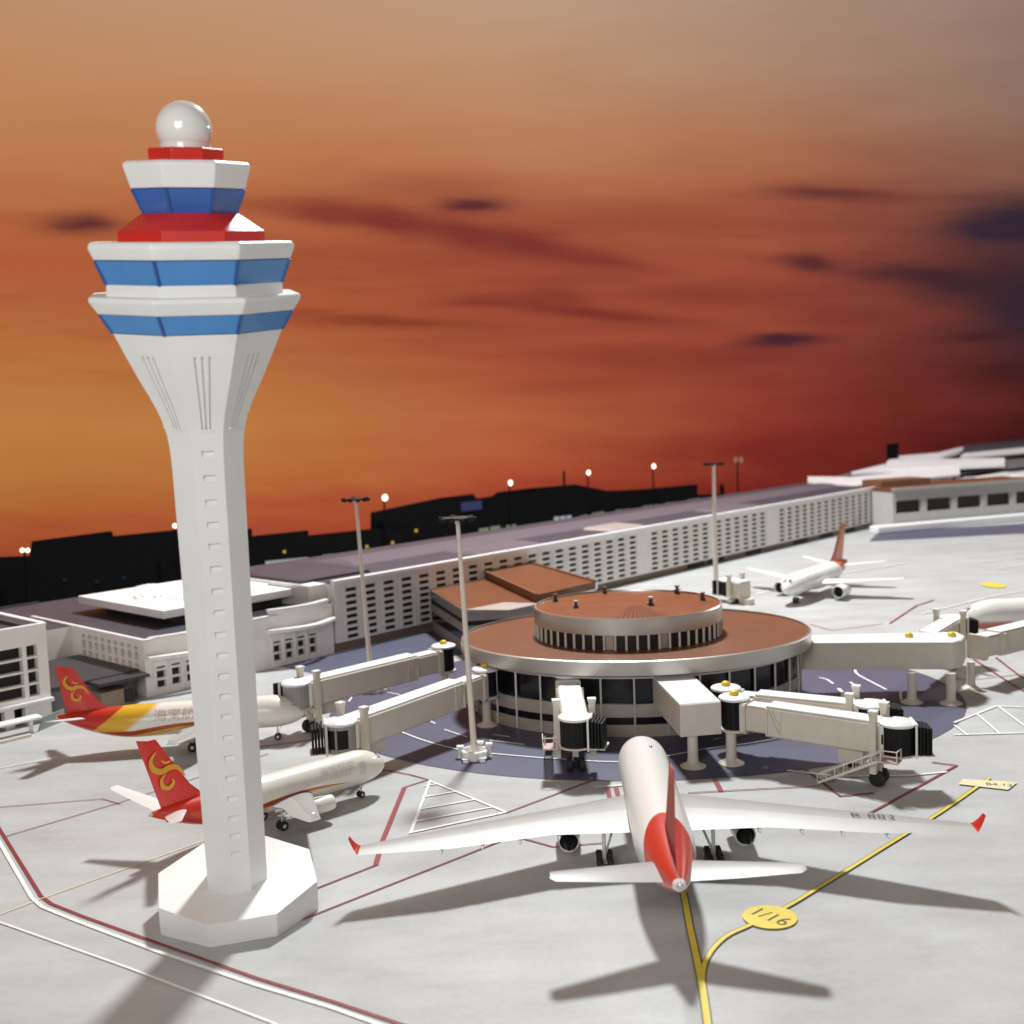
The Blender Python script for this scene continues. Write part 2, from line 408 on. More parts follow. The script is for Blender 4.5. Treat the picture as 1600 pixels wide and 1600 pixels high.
# sunset backdrop
SA = rad(39); SE = Vector((math.cos(SA), math.sin(SA))); S0 = Vector((-30, 62))
def sky_mat():
    m = bpy.data.materials.new('sunset_print'); m.use_nodes = True
    nt = m.node_tree; nt.nodes.clear(); n = NX(nt)
    out = nt.nodes.new('ShaderNodeOutputMaterial'); em = nt.nodes.new('ShaderNodeEmission')
    nt.links.new(em.outputs[0], out.inputs['Surface'])
    u, _, v, o = n.xyz()
    # the print is stretched along the long backdrop: work in evenly spaced picture units X (across) and Y (down)
    dep = n.m('MULTIPLY_ADD', u, SE.y, S0.y)
    X0 = n.m('MULTIPLY_ADD', n.m('DIVIDE', n.m('MULTIPLY_ADD', u, SE.x, S0.x), dep), 1750., 800.)
    el = n.m('DIVIDE', n.m('SUBTRACT', v, 10.), dep)
    Y0 = n.m('MULTIPLY_ADD', el, -1750., 640.)
    Y = n.m('MULTIPLY_ADD', n.m('SUBTRACT', X0, 800.), -ROLL, Y0)
    X = n.m('MULTIPLY_ADD', n.m('SUBTRACT', 640., Y0), -ROLL, X0)
    pv = n.comb(n.m('MULTIPLY', X, .0012), n.m('MULTIPLY', Y, .006), 0.)
    n1 = n.noise(pv, 2.2, 5, .6)
    n2 = n.noise(n.comb(n.m('MULTIPLY', X, .0019), n.m('MULTIPLY', Y, .019), 3.), 1.6, 5, .55)
    n3 = n.noise(n.comb(n.m('MULTIPLY', X, .009), n.m('MULTIPLY', Y, .03), 7.), 1.5, 5, .6)
    Xw = n.m('ADD', X, n.m('MULTIPLY', n.m('SUBTRACT', n1, .5), 110.))
    Yw = n.m('ADD', n.m('ADD', Y, n.m('MULTIPLY', n.m('SUBTRACT', n2, .5), 34.)), n.m('MULTIPLY', n.m('SUBTRACT', n3, .5), 14.))
    t = n.m('DIVIDE', n.m('ADD', Y, n.m('MULTIPLY', n.m('SUBTRACT', n1, .5), 110.)), 900., clamp=True)
    rows = {
        0: [(0, (188, 142, 108)), (120, (190, 137, 97)), (260, (186, 122, 76)), (340, (182, 106, 66)), (400, (177, 93, 55)), (470, (177, 99, 58)), (580, (186, 117, 64)), (660, (187, 124, 63)), (740, (180, 120, 58)), (800, (172, 98, 50)), (870, (158, 68, 44))],
        400: [(0, (190, 150, 118)), (120, (191, 140, 102)), (260, (186, 120, 78)), (340, (178, 100, 66)), (400, (173, 91, 57)), (480, (172, 90, 57)), (580, (181, 110, 62)), (660, (187, 121, 65)), (740, (184, 110, 58)), (800, (174, 84, 52)), (860, (160, 66, 46))],
        800: [(0, (190, 156, 130)), (120, (189, 145, 112)), (220, (186, 128, 92)), (290, (178, 110, 76)), (350, (165, 86, 60)), (420, (158, 76, 54)), (500, (162, 78, 55)), (580, (170, 84, 58)), (660, (180, 98, 63)), (740, (172, 78, 52)), (800, (150, 58, 42))],
        1200: [(0, (172, 142, 124)), (120, (172, 134, 110)), (230, (170, 114, 82)), (320, (162, 90, 64)), (420, (158, 77, 56)), (520, (153, 71, 53)), (600, (142, 60, 47)), (680, (130, 46, 38)), (770, (112, 34, 28))],
        1600: [(0, (150, 120, 110)), (150, (142, 112, 100)), (260, (132, 90, 76)), (350, (96, 58, 54)), (430, (82, 46, 48)), (510, (70, 38, 43)), (620, (72, 28, 29)), (700, (60, 22, 23))]}
    cols = [(k, n.ramp(t, [(p / 900, lin(c)) for p, c in r])) for k, r in rows.items()]
    Xs = n.m('ADD', X, n.m('MULTIPLY', n.m('SUBTRACT', n1, .5), 260.))
    c = cols[0][1]
    for (k0, _), (k1, cc) in zip(cols[:-1], cols[1:]):
        c = n.mix(n.m('DIVIDE', n.m('SUBTRACT', Xs, float(k0)), float(k1 - k0), clamp=True), c, cc)
    # long soft streaks in the red zone
    zone = n.m('MULTIPLY', n.step(Y, 330., 90.), n.m('SUBTRACT', 1., n.step(Y, 600., 120.)))
    st = n.m('MULTIPLY', n.m('MULTIPLY', n.step(n2, .55, .16), zone), .3)
    c = n.mix(st, c, n.mix(n.m('DIVIDE', X, 1600., clamp=True), lin((150, 68, 45)), lin((104, 48, 44))))
    for (x, y, sx, sy, s, cc, sl) in [
        (748, 327, 50, 9, .95, (98, 46, 50), 0), (150, 357, 60, 10, .75, (104, 52, 48), 0), (520, 332, 70, 13, .7, (140, 62, 50), .1), (620, 350, 80, 17, .85, (134, 58, 48), .16), (735, 372, 85, 15, .8, (136, 58, 48), .16), (845, 390, 90, 13, .8, (132, 56, 48), .12), (945, 410, 70, 10, .65, (134, 58, 48), .15), (690, 300, 120, 12, .4, (158, 84, 62), .02), (880, 470, 60, 12, .5, (136, 58, 46), .05), (1180, 560, 110, 12, .45, (118, 48, 42), -.08),
        (1590, 356, 105, 24, 1., (52, 40, 54), -.05), (1550, 362, 70, 12, .8, (56, 42, 54), .0), (1310, 313, 100, 8, .8, (112, 58, 52), .05), (1255, 416, 55, 8, .75, (98, 48, 46), .05), (1480, 442, 150, 17, .75, (72, 42, 48), .08),
        (1600, 480, 90, 44, .8, (56, 40, 50), 0), (1222, 536, 68, 6, .95, (74, 40, 48), -.04), (1532, 527, 44, 7, .8, (74, 36, 40), -.1), (940, 492, 130, 9, .85, (132, 56, 44), .1),
        (610, 502, 170, 8, .75, (145, 66, 43), .05), (1010, 562, 160, 14, .45, (142, 60, 42), .0), (770, 474, 80, 7, .7, (138, 60, 46), 0), (1120, 470, 130, 10, .35, (135, 58, 44), .05),
        (1330, 500, 120, 9, .4, (118, 50, 42), 0), (900, 600, 130, 10, .35, (145, 64, 42), -.05), (430, 326, 90, 8, .35, (150, 70, 50), .05)]:
        dx = n.m('DIVIDE', n.m('SUBTRACT', Xw, float(x)), float(sx))
        yy = n.m('SUBTRACT', Yw, float(y))
        if sl: yy = n.m('SUBTRACT', yy, n.m('MULTIPLY', n.m('SUBTRACT', Xw, float(x)), float(sl)))
        dy = n.m('DIVIDE', yy, float(sy) * 1.45)
        g = n.m('EXPONENT', n.m('MULTIPLY', n.m('ADD', n.m('MULTIPLY', dx, dx), n.m('MULTIPLY', dy, dy)), -1.))
        c = n.mix(n.m('MULTIPLY', g, min(1.15, s * 1.4), clamp=True), c, lin(tuple(q * .95 for q in cc)))
    nt.links.new(c, em.inputs['Color'])
    return m
mb = MB(); mb.box(-40, 150, 0, .4, -.01, 80)
sky = tag(mb.build('sky', sky_mat()), kind='structure')
sky.location = (S0.x, S0.y, 0); sky.rotation_euler = (0, 0, SA)

def BD(x, y, off=0.):
    """point on (just in front of) the backdrop seen at image position"""
    d = ray(x, y); n = Vector((-SE.y, SE.x))
    t = (S0.dot(n) - off) / (d.x * n.x + d.y * n.y)
    p = Vector((d.x * t, d.y * t)) - S0
    return p.dot(SE), H + d.z * t
def skyline(name, label, outline, off, cat='building', m=SILH):
    """dark night-time building cut-out standing just in front of the backdrop; outline given along its top"""
    pts = [BD(x, y, off) for x, y in outline]
    pts = pts + [(pts[-1][0], 0.), (pts[0][0], 0.)]
    mb = MB(); mb.loft([[(u, -off, z) for u, z in pts], [(u, -off + .25, z) for u, z in pts]])
    o = thing(name, label, cat, (S0.x, S0.y, 0), SA)
    mb.build('wall', m, o)
    return o
LITW = emit('lit_window', (.75, .85, .9), .42); LITG = emit('lit_window_greenish', (.6, .65, .45), .3); LITB = emit('lit_screen_blue', (.1, .12, .3), .35); LITD = emit('dim_blue_light', (.1, .12, .2), .12)
LITY = emit('lamp_amber', (.9, .6, .12), .55); LAMPW = emit('floodlight_white', (1, .84, .6), 3.2)
def lit(par, name, x0, y0, x1, y1, off, m):
    a, b = BD(x0, y0, off), BD(x1, y1, off)
    mb = MB(); mb.box(min(a[0], b[0]), max(a[0], b[0]), -off - .06, -off + .01, min(a[1], b[1]), max(a[1], b[1]))
    mb.build(name, m, par)
k = skyline('night_building', 'low black building silhouette at the left edge, behind the grid-windowed wing', [(-40, 872), (48, 869), (52, 846), (175, 830), (177, 838), (300, 826)], 1.2)
for x, y in ((100, 905), (150, 908), (193, 902)): lit(k, 'lit_window', x - 3, y - 2, x + 4, y + 3, 1.2, LITD)
k = skyline('night_building', 'long black building silhouette with a row of pale lit windows right of the control tower', [(300, 832), (394, 826), (394, 838), (482, 829), (482, 837), (590, 826), (640, 828)], 1.8)
for i in range(7): lit(k, 'lit_window', 415 + i * 9.6, 886 - i * .9, 423 + i * 9.6, 876 - i * .9, 1.8, LITW)
lit(k, 'lit_window', 504, 877, 521, 865, 1.8, LITG)
for x, y in ((444, 862), (573, 854), (650, 829), (613, 848)): lit(k, 'window_light', x - 2, y - 2, x + 2, y + 2, 1.8, LITY)
k = skyline('night_building', 'tall stepped black building silhouette with a blue lit screen behind the middle light mast', [(582, 830), (582, 801), (690, 778), (740, 772), (745, 779), (800, 772), (850, 770)], 1.4)
lit(k, 'lit_screen', 721, 799, 752, 782, 1.4, LITB)
for x, y in ((757, 831), (775, 828), (800, 826)): lit(k, 'lit_window', x - 9, y - 5, x + 6, y + 4, 1.4, LITG)
k = skyline('night_hangar', 'long curved black hangar silhouette with lit windows behind the long terminal roof', [(752, 790), (780, 769), (830, 763), (900, 757), (950, 767), (1000, 765), (1090, 757), (1090, 773), (1128, 772), (1128, 757), (1131, 757), (1134, 790)], 1.0)
for x0, x1, y0, y1 in ((866, 895, 817, 807), (905, 918, 814, 806), (925, 945, 809, 801), (962, 1000, 803, 796), (1005, 1030, 799, 790), (1040, 1070, 794, 785), (1075, 1095, 789, 780)):
    for q in range(3):
        w = (x1 - x0) / 3
        lit(k, 'lit_window', x0 + w * q, y0 - q, x0 + w * q + w * .7, y1 - q, 1.0, LITW if x0 < 900 else LITG)
lit(k, 'window_light', 817, 806, 823, 799, 1.0, LITY)
lit(k, 'spire', 880, 760, 882, 736, 1.0, SILH)
for i, (x, y, yb, lab) in enumerate([(38, 860, 905, 'glowing white floodlight mast at the far left edge of the sunset skyline'), (272, 822, 860, 'glowing floodlight mast just left of the control tower shaft'),
        (600, 778, 825, 'bright floodlight mast right of the leftmost light mast head'), (796, 755, 790, 'glowing floodlight mast rising over the black hangar start'),
        (918, 739, 765, 'glowing floodlight above the middle of the black hangar'), (1020, 729, 765, 'glowing floodlight above the right end of the black hangar'), (1152, 719, 765, 'dim twin floodlight mast right of the far light mast')]):
    o = thing('floodlight_mast', lab, 'floodlight', (S0.x, S0.y, 0), SA, 'floodlight masts along the skyline')
    off = 2.2
    mb = MB(); p = BD(x, y, off); q = BD(x, yb, off)
    mb.tube([(p[0], -off, 0), (p[0], -off, p[1])], .06); mb.build('pole', SILH, o)
    wd = 9 if i == 2 else 7 if i not in (4, 5) else 6
    for sgn in ((-.6, .6) if i in (0, 6) else (0,)):
        a, b = BD(x + sgn * wd - wd * .5, y + 6, off), BD(x + sgn * wd + wd * .5, y - 7, off)
        mb = MB(); mb.loft([[((a[0] + b[0]) / 2 + r_ * math.cos(q_ * math.pi / 6), -off + dy_, (a[1] + b[1]) / 2 + r_ * math.sin(q_ * math.pi / 6)) for q_ in range(12)] for r_, dy_ in ((abs(b[0] - a[0]) * .3, -.2), (abs(b[0] - a[0]) * .46, -.12), (abs(b[0] - a[0]) * .3, -.03))])
        mb.build('lamp', LAMPW if i != 6 else emit('floodlight_dim', (.8, .4, .3), .35), o)
SIL2 = skyline('dark_chimney', 'small black rooftop box standing out against the dark red sky', [(1389, 694), (1404, 692)], 6., cat='rooftop box')

# ------------------------------------------------------------------ control tower
def oct_ring(C, Rr, X, Y, yaw, k=8):
    return [C + X * Rr * math.cos(yaw + math.pi / 8 + i * math.pi / 4) + Y * Rr * math.sin(yaw + math.pi / 8 + i * math.pi / 4) for i in range(k)]
LEAN = rad(9.)
def tower_frame(B, side):
    d = Vector((B.x, B.y, 0)).normalized(); s = Vector((d.y, -d.x, 0))
    A = (Vector((0, 0, 1)) - d * math.tan(LEAN) + s * side).normalized()
    X = (s - A * s.dot(A)).normalized(); Y = A.cross(X)
    return A, X, Y
CV = math.cos(math.pi / 8)
B = G(374, 1420)
side = 0.
for it in range(30):
    A, X, Y = tower_frame(B, side)
    # axis has to pass the dome
    lo, hi = 2., 25.
    for _ in range(40):
        mid = (lo + hi) / 2
        if proj(B + A * mid)[1] > 190: lo = mid
        else: hi = mid
    px = proj(B + A * lo)[0]
    side += (286.5 - px) / 3000.
def at_s(yf, hw, face=True):
    """height along the axis and radius of the octagon whose front edge sits at image row yf and half width hw"""
    lo, hi = 0., 25.
    for _ in range(50):
        s = (lo + hi) / 2
        C = B + A * s
        Rr = hw * .945 * proj(C)[2] / F / CV
        Fp = C - Y * Rr * (CV if face else 1.)
        if proj(Fp)[1] > yf: lo = s
        else: hi = s
    return s, Rr
YAW = rad(2.0)
TW_ = thing('control_tower', 'tall white control tower with blue glass bands, red decks and white dome', 'control tower', B)
Mi = Matrix.Translation(-B)
def tl(P): return P - B
def ring(s, Rr): return [tl(p) for p in oct_ring(B + A * s, Rr, X, Y, YAW)]
# base: octagonal plinth whose underside is cut level with the ground
s0, rb = at_s(1438, 125)
top = oct_ring(B + A * s0, rb, X, Y, YAW)
bot = [p - A * (p.z / A.z) for p in top]
mb = MB(); mb.loft([[tl(p) for p in bot], [tl(p) for p in top]]); mb.build('base', WHITE, TW_, bevel=.03)
# shaft with recessed slots and small windows
prof = [(1366, 47.5), (1180, 50), (940, 53.5), (775, 56), (720, 56.8), (690, 58.5), (676, 61), (651, 68), (624, 84), (582, 105), (560, 115), (524, 131)]
ss = [at_s(y, h) for y, h in prof]
ss[0] = (s0 - .002, ss[0][1])
def Rat(s):
    for (a, ra), (b, rb_) in zip(ss[:-1], ss[1:]):
        if a <= s <= b or b == ss[-1][0]:
            t = max(0, min(1, (s - a) / (b - a)))
            return ra + (rb_ - ra) * t
    return ss[0][1]
# smooth the flare
def Rs(s):
    return sum(Rat(max(ss[0][0], min(ss[-1][0], s + k * .12))) for k in range(-3, 4)) / 7 if s < ss[-1][0] - .4 else Rat(s)
wy = [709, 747, 785, 820, 854, 889, 924, 958, 992, 1025, 1057, 1089, 1121, 1154, 1186, 1218, 1250, 1281, 1309, 1337]
ws = [at_s(y, 52)[0] for y in wy]
wh = .06
g0, g1 = at_s(672, 62)[0], at_s(558, 115)[0]
def face_fun(k):
    a0 = YAW + math.pi / 8 + k * math.pi / 4; a1 = a0 + math.pi / 4
    d0 = X * math.cos(a0) + Y * math.sin(a0); d1 = X * math.cos(a1) + Y * math.sin(a1)
    nin = -(d0 + d1).normalized()
    return (lambda u, s: tl(B + A * s + (d0 * (1 - u) / 2 + d1 * (1 + u) / 2) * Rs(s))), (lambda u, s: nin)
shaft = MB(); backs = []
import bisect
front = [k for k in range(8)]
for k in range(8):
    P, N = face_fun(k)
    mid_dir = -N(0, 0)
    is_front = mid_dir.dot(-Y) > .95
    lev = set(round(ss[0][0] + (ss[-1][0] - ss[0][0]) * i / 60, 4) for i in range(61)) | {round(g0, 4), round(g1, 4)}
    if True:
        for w in ws: lev |= {round(w - wh, 4), round(w + wh, 4)}
    vs = sorted(lev)
    # drop levels falling inside windows (on every face, so that the edges share their points)
    if True:
        vs = [v for v in vs if not any(w - wh + 1e-3 < v < w + wh - 1e-3 for w in ws)]
    us = [-1, -.42, -.345, -.26, -.037, .037, .26, .345, .42, 1]
    us = [-1, -.40, -.28, -.19, -.045, .045, .19, .28, .40, 1]
    holes = {}
    for j in range(len(vs) - 1):
        m_ = (vs[j] + vs[j + 1]) / 2
        if g0 < m_ < g1:
            for i in (2, 4, 6): holes[(i, j)] = .05
    bk = []
    if is_front:
        # window cells span the middle three columns: use a second coarse panel over window rows
        wus = [-1, -.40, .40, 1]
        i0 = 0
        rows = []
        j = 0
        for j in range(len(vs) - 1):
            m_ = (vs[j] + vs[j + 1]) / 2
            hit = any(abs(m_ - w) < wh for w in ws)
            if m_ < g0:
                shaft.panel(P, N, wus, [vs[j], vs[j + 1]], {(1, 0): .07} if hit else {}, back=backs)
            else:
                hh = {(i, 0): d for (i, jj), d in holes.items() if jj == j}
                shaft.panel(P, N, us, [vs[j], vs[j + 1]], hh, sides=(1, 3))
    else:
        for j in range(len(vs) - 1):
            m_ = (vs[j] + vs[j + 1]) / 2
            hh = {(i, 0): d for (i, jj), d in holes.items() if jj == j}
            shaft.panel(P, N, us if hh else [-1, 1], [vs[j], vs[j + 1]], hh, sides=(1, 3))
shaft.build('shaft', WHITE, TW_, smooth=18)
for _, q in backs:
    # scooped window: deep at its head, running out flush at its sill
    lo2 = sorted(q, key=lambda p: p.dot(A))[:2]; hi2 = sorted(q, key=lambda p: p.dot(A))[2:]
    if (lo2[1] - lo2[0]).dot(X) < 0: lo2.reverse()
    if (hi2[1] - hi2[0]).dot(X) < 0: hi2.reverse()
    out_ = -Y * .066
    mb = MB(); mb.face([lo2[0] + out_, lo2[1] + out_, hi2[1], hi2[0]])
    mb.build('window', WHITE, TW_)
def frus(name, levels, m, bevel=.02, capb=True):
    mb = MB(); mb.loft([ring(s, r) for s, r in levels]); return mb.build(name, m, TW_, bevel=bevel)
S = lambda y, h: at_s(y, h)
frus('lower_glass_band', [S(523, 132.5), S(494, 149.5)], BLUE2, .006)
a1 = S(494, 151); a2 = S(473, 165); a3 = S(466, 161)
frus('lower_gallery', [a1, a2, (a2[0] + .07, a2[1] - .03)], WHITE, .035)
b1 = S(461, 137.5); b2 = S(446, 136.5)
frus('parapet_wall', [(a2[0] + .05, b1[1]), b2], WHITE, .012)
c1 = S(446, 136.5); c2 = S(408, 151)
frus('upper_glass_band', [(b2[0] + .001, c1[1] - .005), c2], BLUE2, .006)
d1 = S(407, 152.5); d2 = S(387, 160.5)
frus('upper_gallery', [d1, d2, (d2[0] + .09, d2[1] - .05)], WHITE, .035)
e0 = S(375, 114.5); e1 = S(361, 114.5); e2 = S(333, 76)
frus('red_deck', [(d2[0] + .085, e0[1]), e1, e2], REDGLOSS, .012)
f1 = S(331, 73.5); f2 = S(294, 88.5)
frus('cab_glass', [(e2[0] - .005, f1[1]), f2], BLUE1, .006)
g1_ = S(293, 90); g2_ = S(255, 100.5)
frus('cab_roof', [g1_, g2_, (g2_[0] + .06, g2_[1] - .06)], WHITE, .025)
h1 = S(252, 58.5); h2 = S(233, 60)
frus('red_cap', [(g2_[0] + .058, h1[1]), h2, (h2[0] + .04, h2[1] - .03)], RED, .015)
# glass joints on the window bands
jm = MB()
jo = []
for (lo, hi, n_) in ((c1, c2, 'upper'), (S(523, 132.5), S(494, 149.5), 'lower'), (f1, f2, 'cab')):
    for k in range(8):
        mb = MB()
        t0 = YAW + math.pi / 8 + k * math.pi / 4
        pts = []
        for (s_, r_) in (lo, hi):
            pts.append(tl(B + A * s_ + (X * math.cos(t0) + Y * math.sin(t0)) * (r_ - .01)))
        mb.tube(pts, .035, 6)
        mb.build('glazing_joint', BLUEJOINT, TW_)
mb = MB(); cc = B + A * (h2[0] + .038)
def lathe_axis(mb, prof, n=40):
    mb.loft([[tl(B + A * s_ + X * r_ * math.cos(2 * math.pi * i / n) + Y * r_ * math.sin(2 * math.pi * i / n)) for i in range(n)] for s_, r_ in prof])
dn0 = h2[0] + .038
rn = 38.5 * proj(cc)[2] / F
lathe_axis(mb, [(dn0, rn), (dn0 + .09, rn), (dn0 + .10, rn - .03)]); mb.build('dome_collar', WHITE_GLOSS, TW_, smooth=35)
rd = 42.5 * proj(cc)[2] / F
lo, hi = dn0, dn0 + 3
for _ in range(40):
    mid = (lo + hi) / 2
    if proj(B + A * mid)[1] > 157: lo = mid
    else: hi = mid
cs = lo - rd
pr = []
for i in range(25):
    t = -math.asin(min(1, (cs - dn0 - .09) / rd)) if cs - dn0 - .09 < rd else -1.2
    t = t + (math.pi / 2 - t) * i / 24
    pr.append((cs + rd * math.sin(t), max(.004, rd * math.cos(t))))
mb = MB(); lathe_axis(mb, [(dn0 + .09, pr[0][1] * .97)] + pr); mb.build('dome', WHITE_GLOSS, TW_, smooth=60)
# ledges at the foot of the grooves
for k in range(8):
    mb = MB()
    P, N = face_fun(k)
    q = [P(-.42, g0 - .03), P(.42, g0 - .03), P(.42, g0 + .012), P(-.42, g0 + .012)]
    o_ = [x - Vector(N(0, 0)) * .022 for x in q]; i_ = [x + Vector(N(0, 0)) * .03 for x in q]
    mb.loft([i_, o_])
    mb.build('ledge', WHITE, TW_)

# ------------------------------------------------------------------ terminal buildings (local frame: x along the front, y backwards)
def pane(par, q, name='window', m=BLACKVOID):
    mb = MB(); mb.face(q); return mb.build(name, m, par, merge=False)
def panes(par, backs, n=96, m=BLACKVOID, name='window'):
    for _, q in backs[:n]: pane(par, q, name, m)
    if len(backs) > n:
        mb = MB()
        for _, q in backs[n:]: mb.face(q)
        o = mb.build('far_windows', m, par, merge=False); o['kind'] = 'stuff'

TERM = thing('terminal_building', 'long white terminal with rows of small dark slot windows, receding to the right', 'terminal', (TO.x, TO.y, 0), TH)
TL, TZ = 68., 2.93
piers = [(21.9, 22.9), (29.6, 29.8), (36.9, 37.7)]
us = [0., .62]; cells = []
a = .62
while a < TL - 1.5:
    hit = [p for p in piers if p[0] - .7 < a < p[1]]
    if hit:
        a = hit[0][1] + .15
        us.append(a)
    w_ = .60
    cells.append(len(us) - 1)
    us += [a + w_, a + w_ + .47]
    a += w_ + .47
us.append(TL)
us = sorted(set(round(x, 4) for x in us))
starts = []
a_ = .62
# rebuild the list of window columns from the sorted edges
cols_ = []
for i in range(len(us) - 1):
    if abs((us[i + 1] - us[i]) - .60) < 1e-3: cols_.append(i)
vs = [0., .40]
z = .50
for r in range(8):
    vs += [z, z + .165]; z += .288
vs.append(TZ)
holes = {(i, j): .06 for i in cols_ for j in range(len(vs) - 1) if j >= 2 and abs(vs[j + 1] - vs[j] - .165) < 1e-3}
wall = MB(); bk = []
wall.panel(lambda u, v: (u, 0, v), lambda u, v: (0, 1, 0), us, vs[1:], {(i, j - 1): d for (i, j), d in holes.items()}, back=bk)
wall.box(0, TL, 1.0, 8, 0, TZ - .02)
wall.face([(0, 0, .4), (0, 1, .4), (0, 1, TZ), (0, 0, TZ)]); wall.face([(TL, 0, .4), (TL, 1, .4), (TL, 1, TZ), (TL, 0, TZ)])
wall.build('wall', FACADE, TERM)
panes(TERM, bk)
fin_x = sorted([us[i] - .14 for i in cols_] + [us[i + 1] + .14 for i in cols_])
rest = MB()
for k, x in enumerate(fin_x):
    mb = MB() if k < 99 else rest
    mb.box(x - .03, x + .03, -.028, .01, .42, TZ - .1)
    if k < 99: mb.build('facade_fin', FACADE, TERM)
if rest.v: rest.build('far_facade_fins', FACADE, TERM)['kind'] = 'stuff'
mb = MB(); mb.box(.0, TL, .25, .99, 0, .399); mb.build('plinth', BROWN, TERM)
for a in (13.5, 27, 29.2, 33.8, 40.2, 44, 47.6):
    mb = MB(); mb.box(a, a + 1.9, .2, .24, .02, .38); mb.build('loading_bay', BLACKVOID, TERM)
mb = MB(); mb.box(-.06, TL + .06, -.14, .16, TZ, TZ + .17); mb.build('parapet', ROOFWHITE, TERM, bevel=.02)
mb = MB(); mb.box(0, TL, .16, 8, TZ - .018, TZ + .05); mb.build('roof', SLATE, TERM)
mb = MB(); mb.loft([[(4, 3.4, TZ + .05), (TL, 3.4, TZ + .05), (TL, 6.6, TZ + .05), (4, 6.6, TZ + .05)], [(4.4, 4.4, TZ + .2), (TL, 4.4, TZ + .2), (TL, 5.4, TZ + .2), (4.4, 5.4, TZ + .2)]])
mb.build('roof_ridge', mat('ridge_grey', (.115, .105, .125), .5, var=.08), TERM)
for a in (9.5, 20.5, 32):
    mb = MB(); w_ = 3.2 if a == 20.5 else 5
    mb.loft([[(a, .9, TZ + .05), (a + w_, .9, TZ + .05), (a + w_, 3., TZ + .05), (a, 3., TZ + .05)], [(a + .2, 1.1, TZ + .14), (a + w_ - .2, 1.1, TZ + .14), (a + w_ - .2, 2.9, TZ + .18), (a + .2, 2.9, TZ + .18)]])
    mb.build('skylight', mat('skylight', (.14, .14, .165), .3, var=.1) if a != 20.5 else STEEL, TERM, bevel=.02)
mb = MB(); mb.box(-.8, 3.0, 1.2, 5.2, TZ + .05, TZ + .15); mb.box(-.6, 2.8, 1.4, 5, TZ + .15, TZ + .152, 1); mb.build('rooftop_plant', [DARKGREY, SLATE], TERM, bevel=.03)
mb = MB(); mb.box(-.95, -.02, .5, 7, 0, TZ - .12); mb.build('end_block', FACADE, TERM, bevel=.02)
mb = MB(); mb.box(-.97, -.07, .42, 7, TZ - .12, TZ + .03); mb.build('end_roof', ROOFWHITE, TERM, bevel=.02)

# hall left of the terminal: dark roof, lattice side, bowed balconies, big white slab
HALL = thing('departure_hall', 'white hall with white roof slab and two bowed balconies behind the control tower', 'terminal hall', (TO.x, TO.y, 0), TH)
A0, A1, HZ = -8.85, -.15, 2.08
cut = -3.75
w = MB(); bk = []
usl = [0, .45]
for i in range(9): usl += [.45 + i * .5 + .27, .45 + (i + 1) * .5]
usl += [5.3, 9.]
usl = sorted(set(round(q, 3) for q in usl))
hcol = [i for i in range(len(usl) - 1) if abs(usl[i + 1] - usl[i] - .27) < 2e-3]
vsl = [0, 1.0, 1.22, 1.33, 1.63, 1.72, 1.86, HZ]
w.panel(lambda u, v: (A0, u, v), lambda u, v: (1, 0, 0), usl, vsl, {(i, j): .14 for i in hcol for j in (1, 3, 5)}, back=bk)
usf = [A0, -8.4]
for i in range(4): usf += [-8.4 + i * .62 + .38, -8.4 + (i + 1) * .62]
usf += [-5.0]
for i in range(4): usf += [-3.2 + i * .6, -3.2 + i * .6 + .38]
usf = sorted(set(round(q, 3) for q in usf + [A1]))
fcol = [i for i in range(len(usf) - 1) if abs(usf[i + 1] - usf[i] - .38) < 2e-3]
vsf = [0, .25, .52, .6, .88, .96, 1.04, HZ]
w.panel(lambda u, v: (u, 0, v), lambda u, v: (0, 1, 0), usf, vsf, {**{(i, j): .18 for i in fcol for j in (1, 3)}, **{(i, 5): .1 for i in fcol}}, back=bk)
w.face([(A1, 0, 0), (A1, 9, 0), (A1, 9, HZ), (A1, 0, HZ)])
w.build('wall', FACADE, HALL)
panes(HALL, bk, 90)
for i in fcol:
    for x in (usf[i] - .1, usf[i + 1] + .1):
        mb = MB(); mb.box(x - .03, x + .03, -.05, .01, .05, 1.25); mb.build('pilaster', FACADE, HALL)
mb = MB(); mb.box(A0 + .02, -1., .1, 12.5, HZ - .06, HZ + .0); mb.box(-15, A0 + .02, 5.6, 12.5, HZ - .06, HZ); mb.build('roof', SLATE, HALL)
mb = MB(); mb.box(A0 - .08, A0 + .08, -.1, 9, HZ, HZ + .07); mb.box(A0 + .08, A1, -.1, .08, HZ, HZ + .07); mb.build('roof_edge', ROOFWHITE, HALL, bevel=.015)
mb = MB(); mb.bar((-15, 12.4, HZ + .04), (-7, 12.4, HZ + .04), .1, .1); mb.box(-14, -9.2, 7.5, 7.9, HZ, HZ + .1); mb.build('roof_kerb', SLATE, HALL)
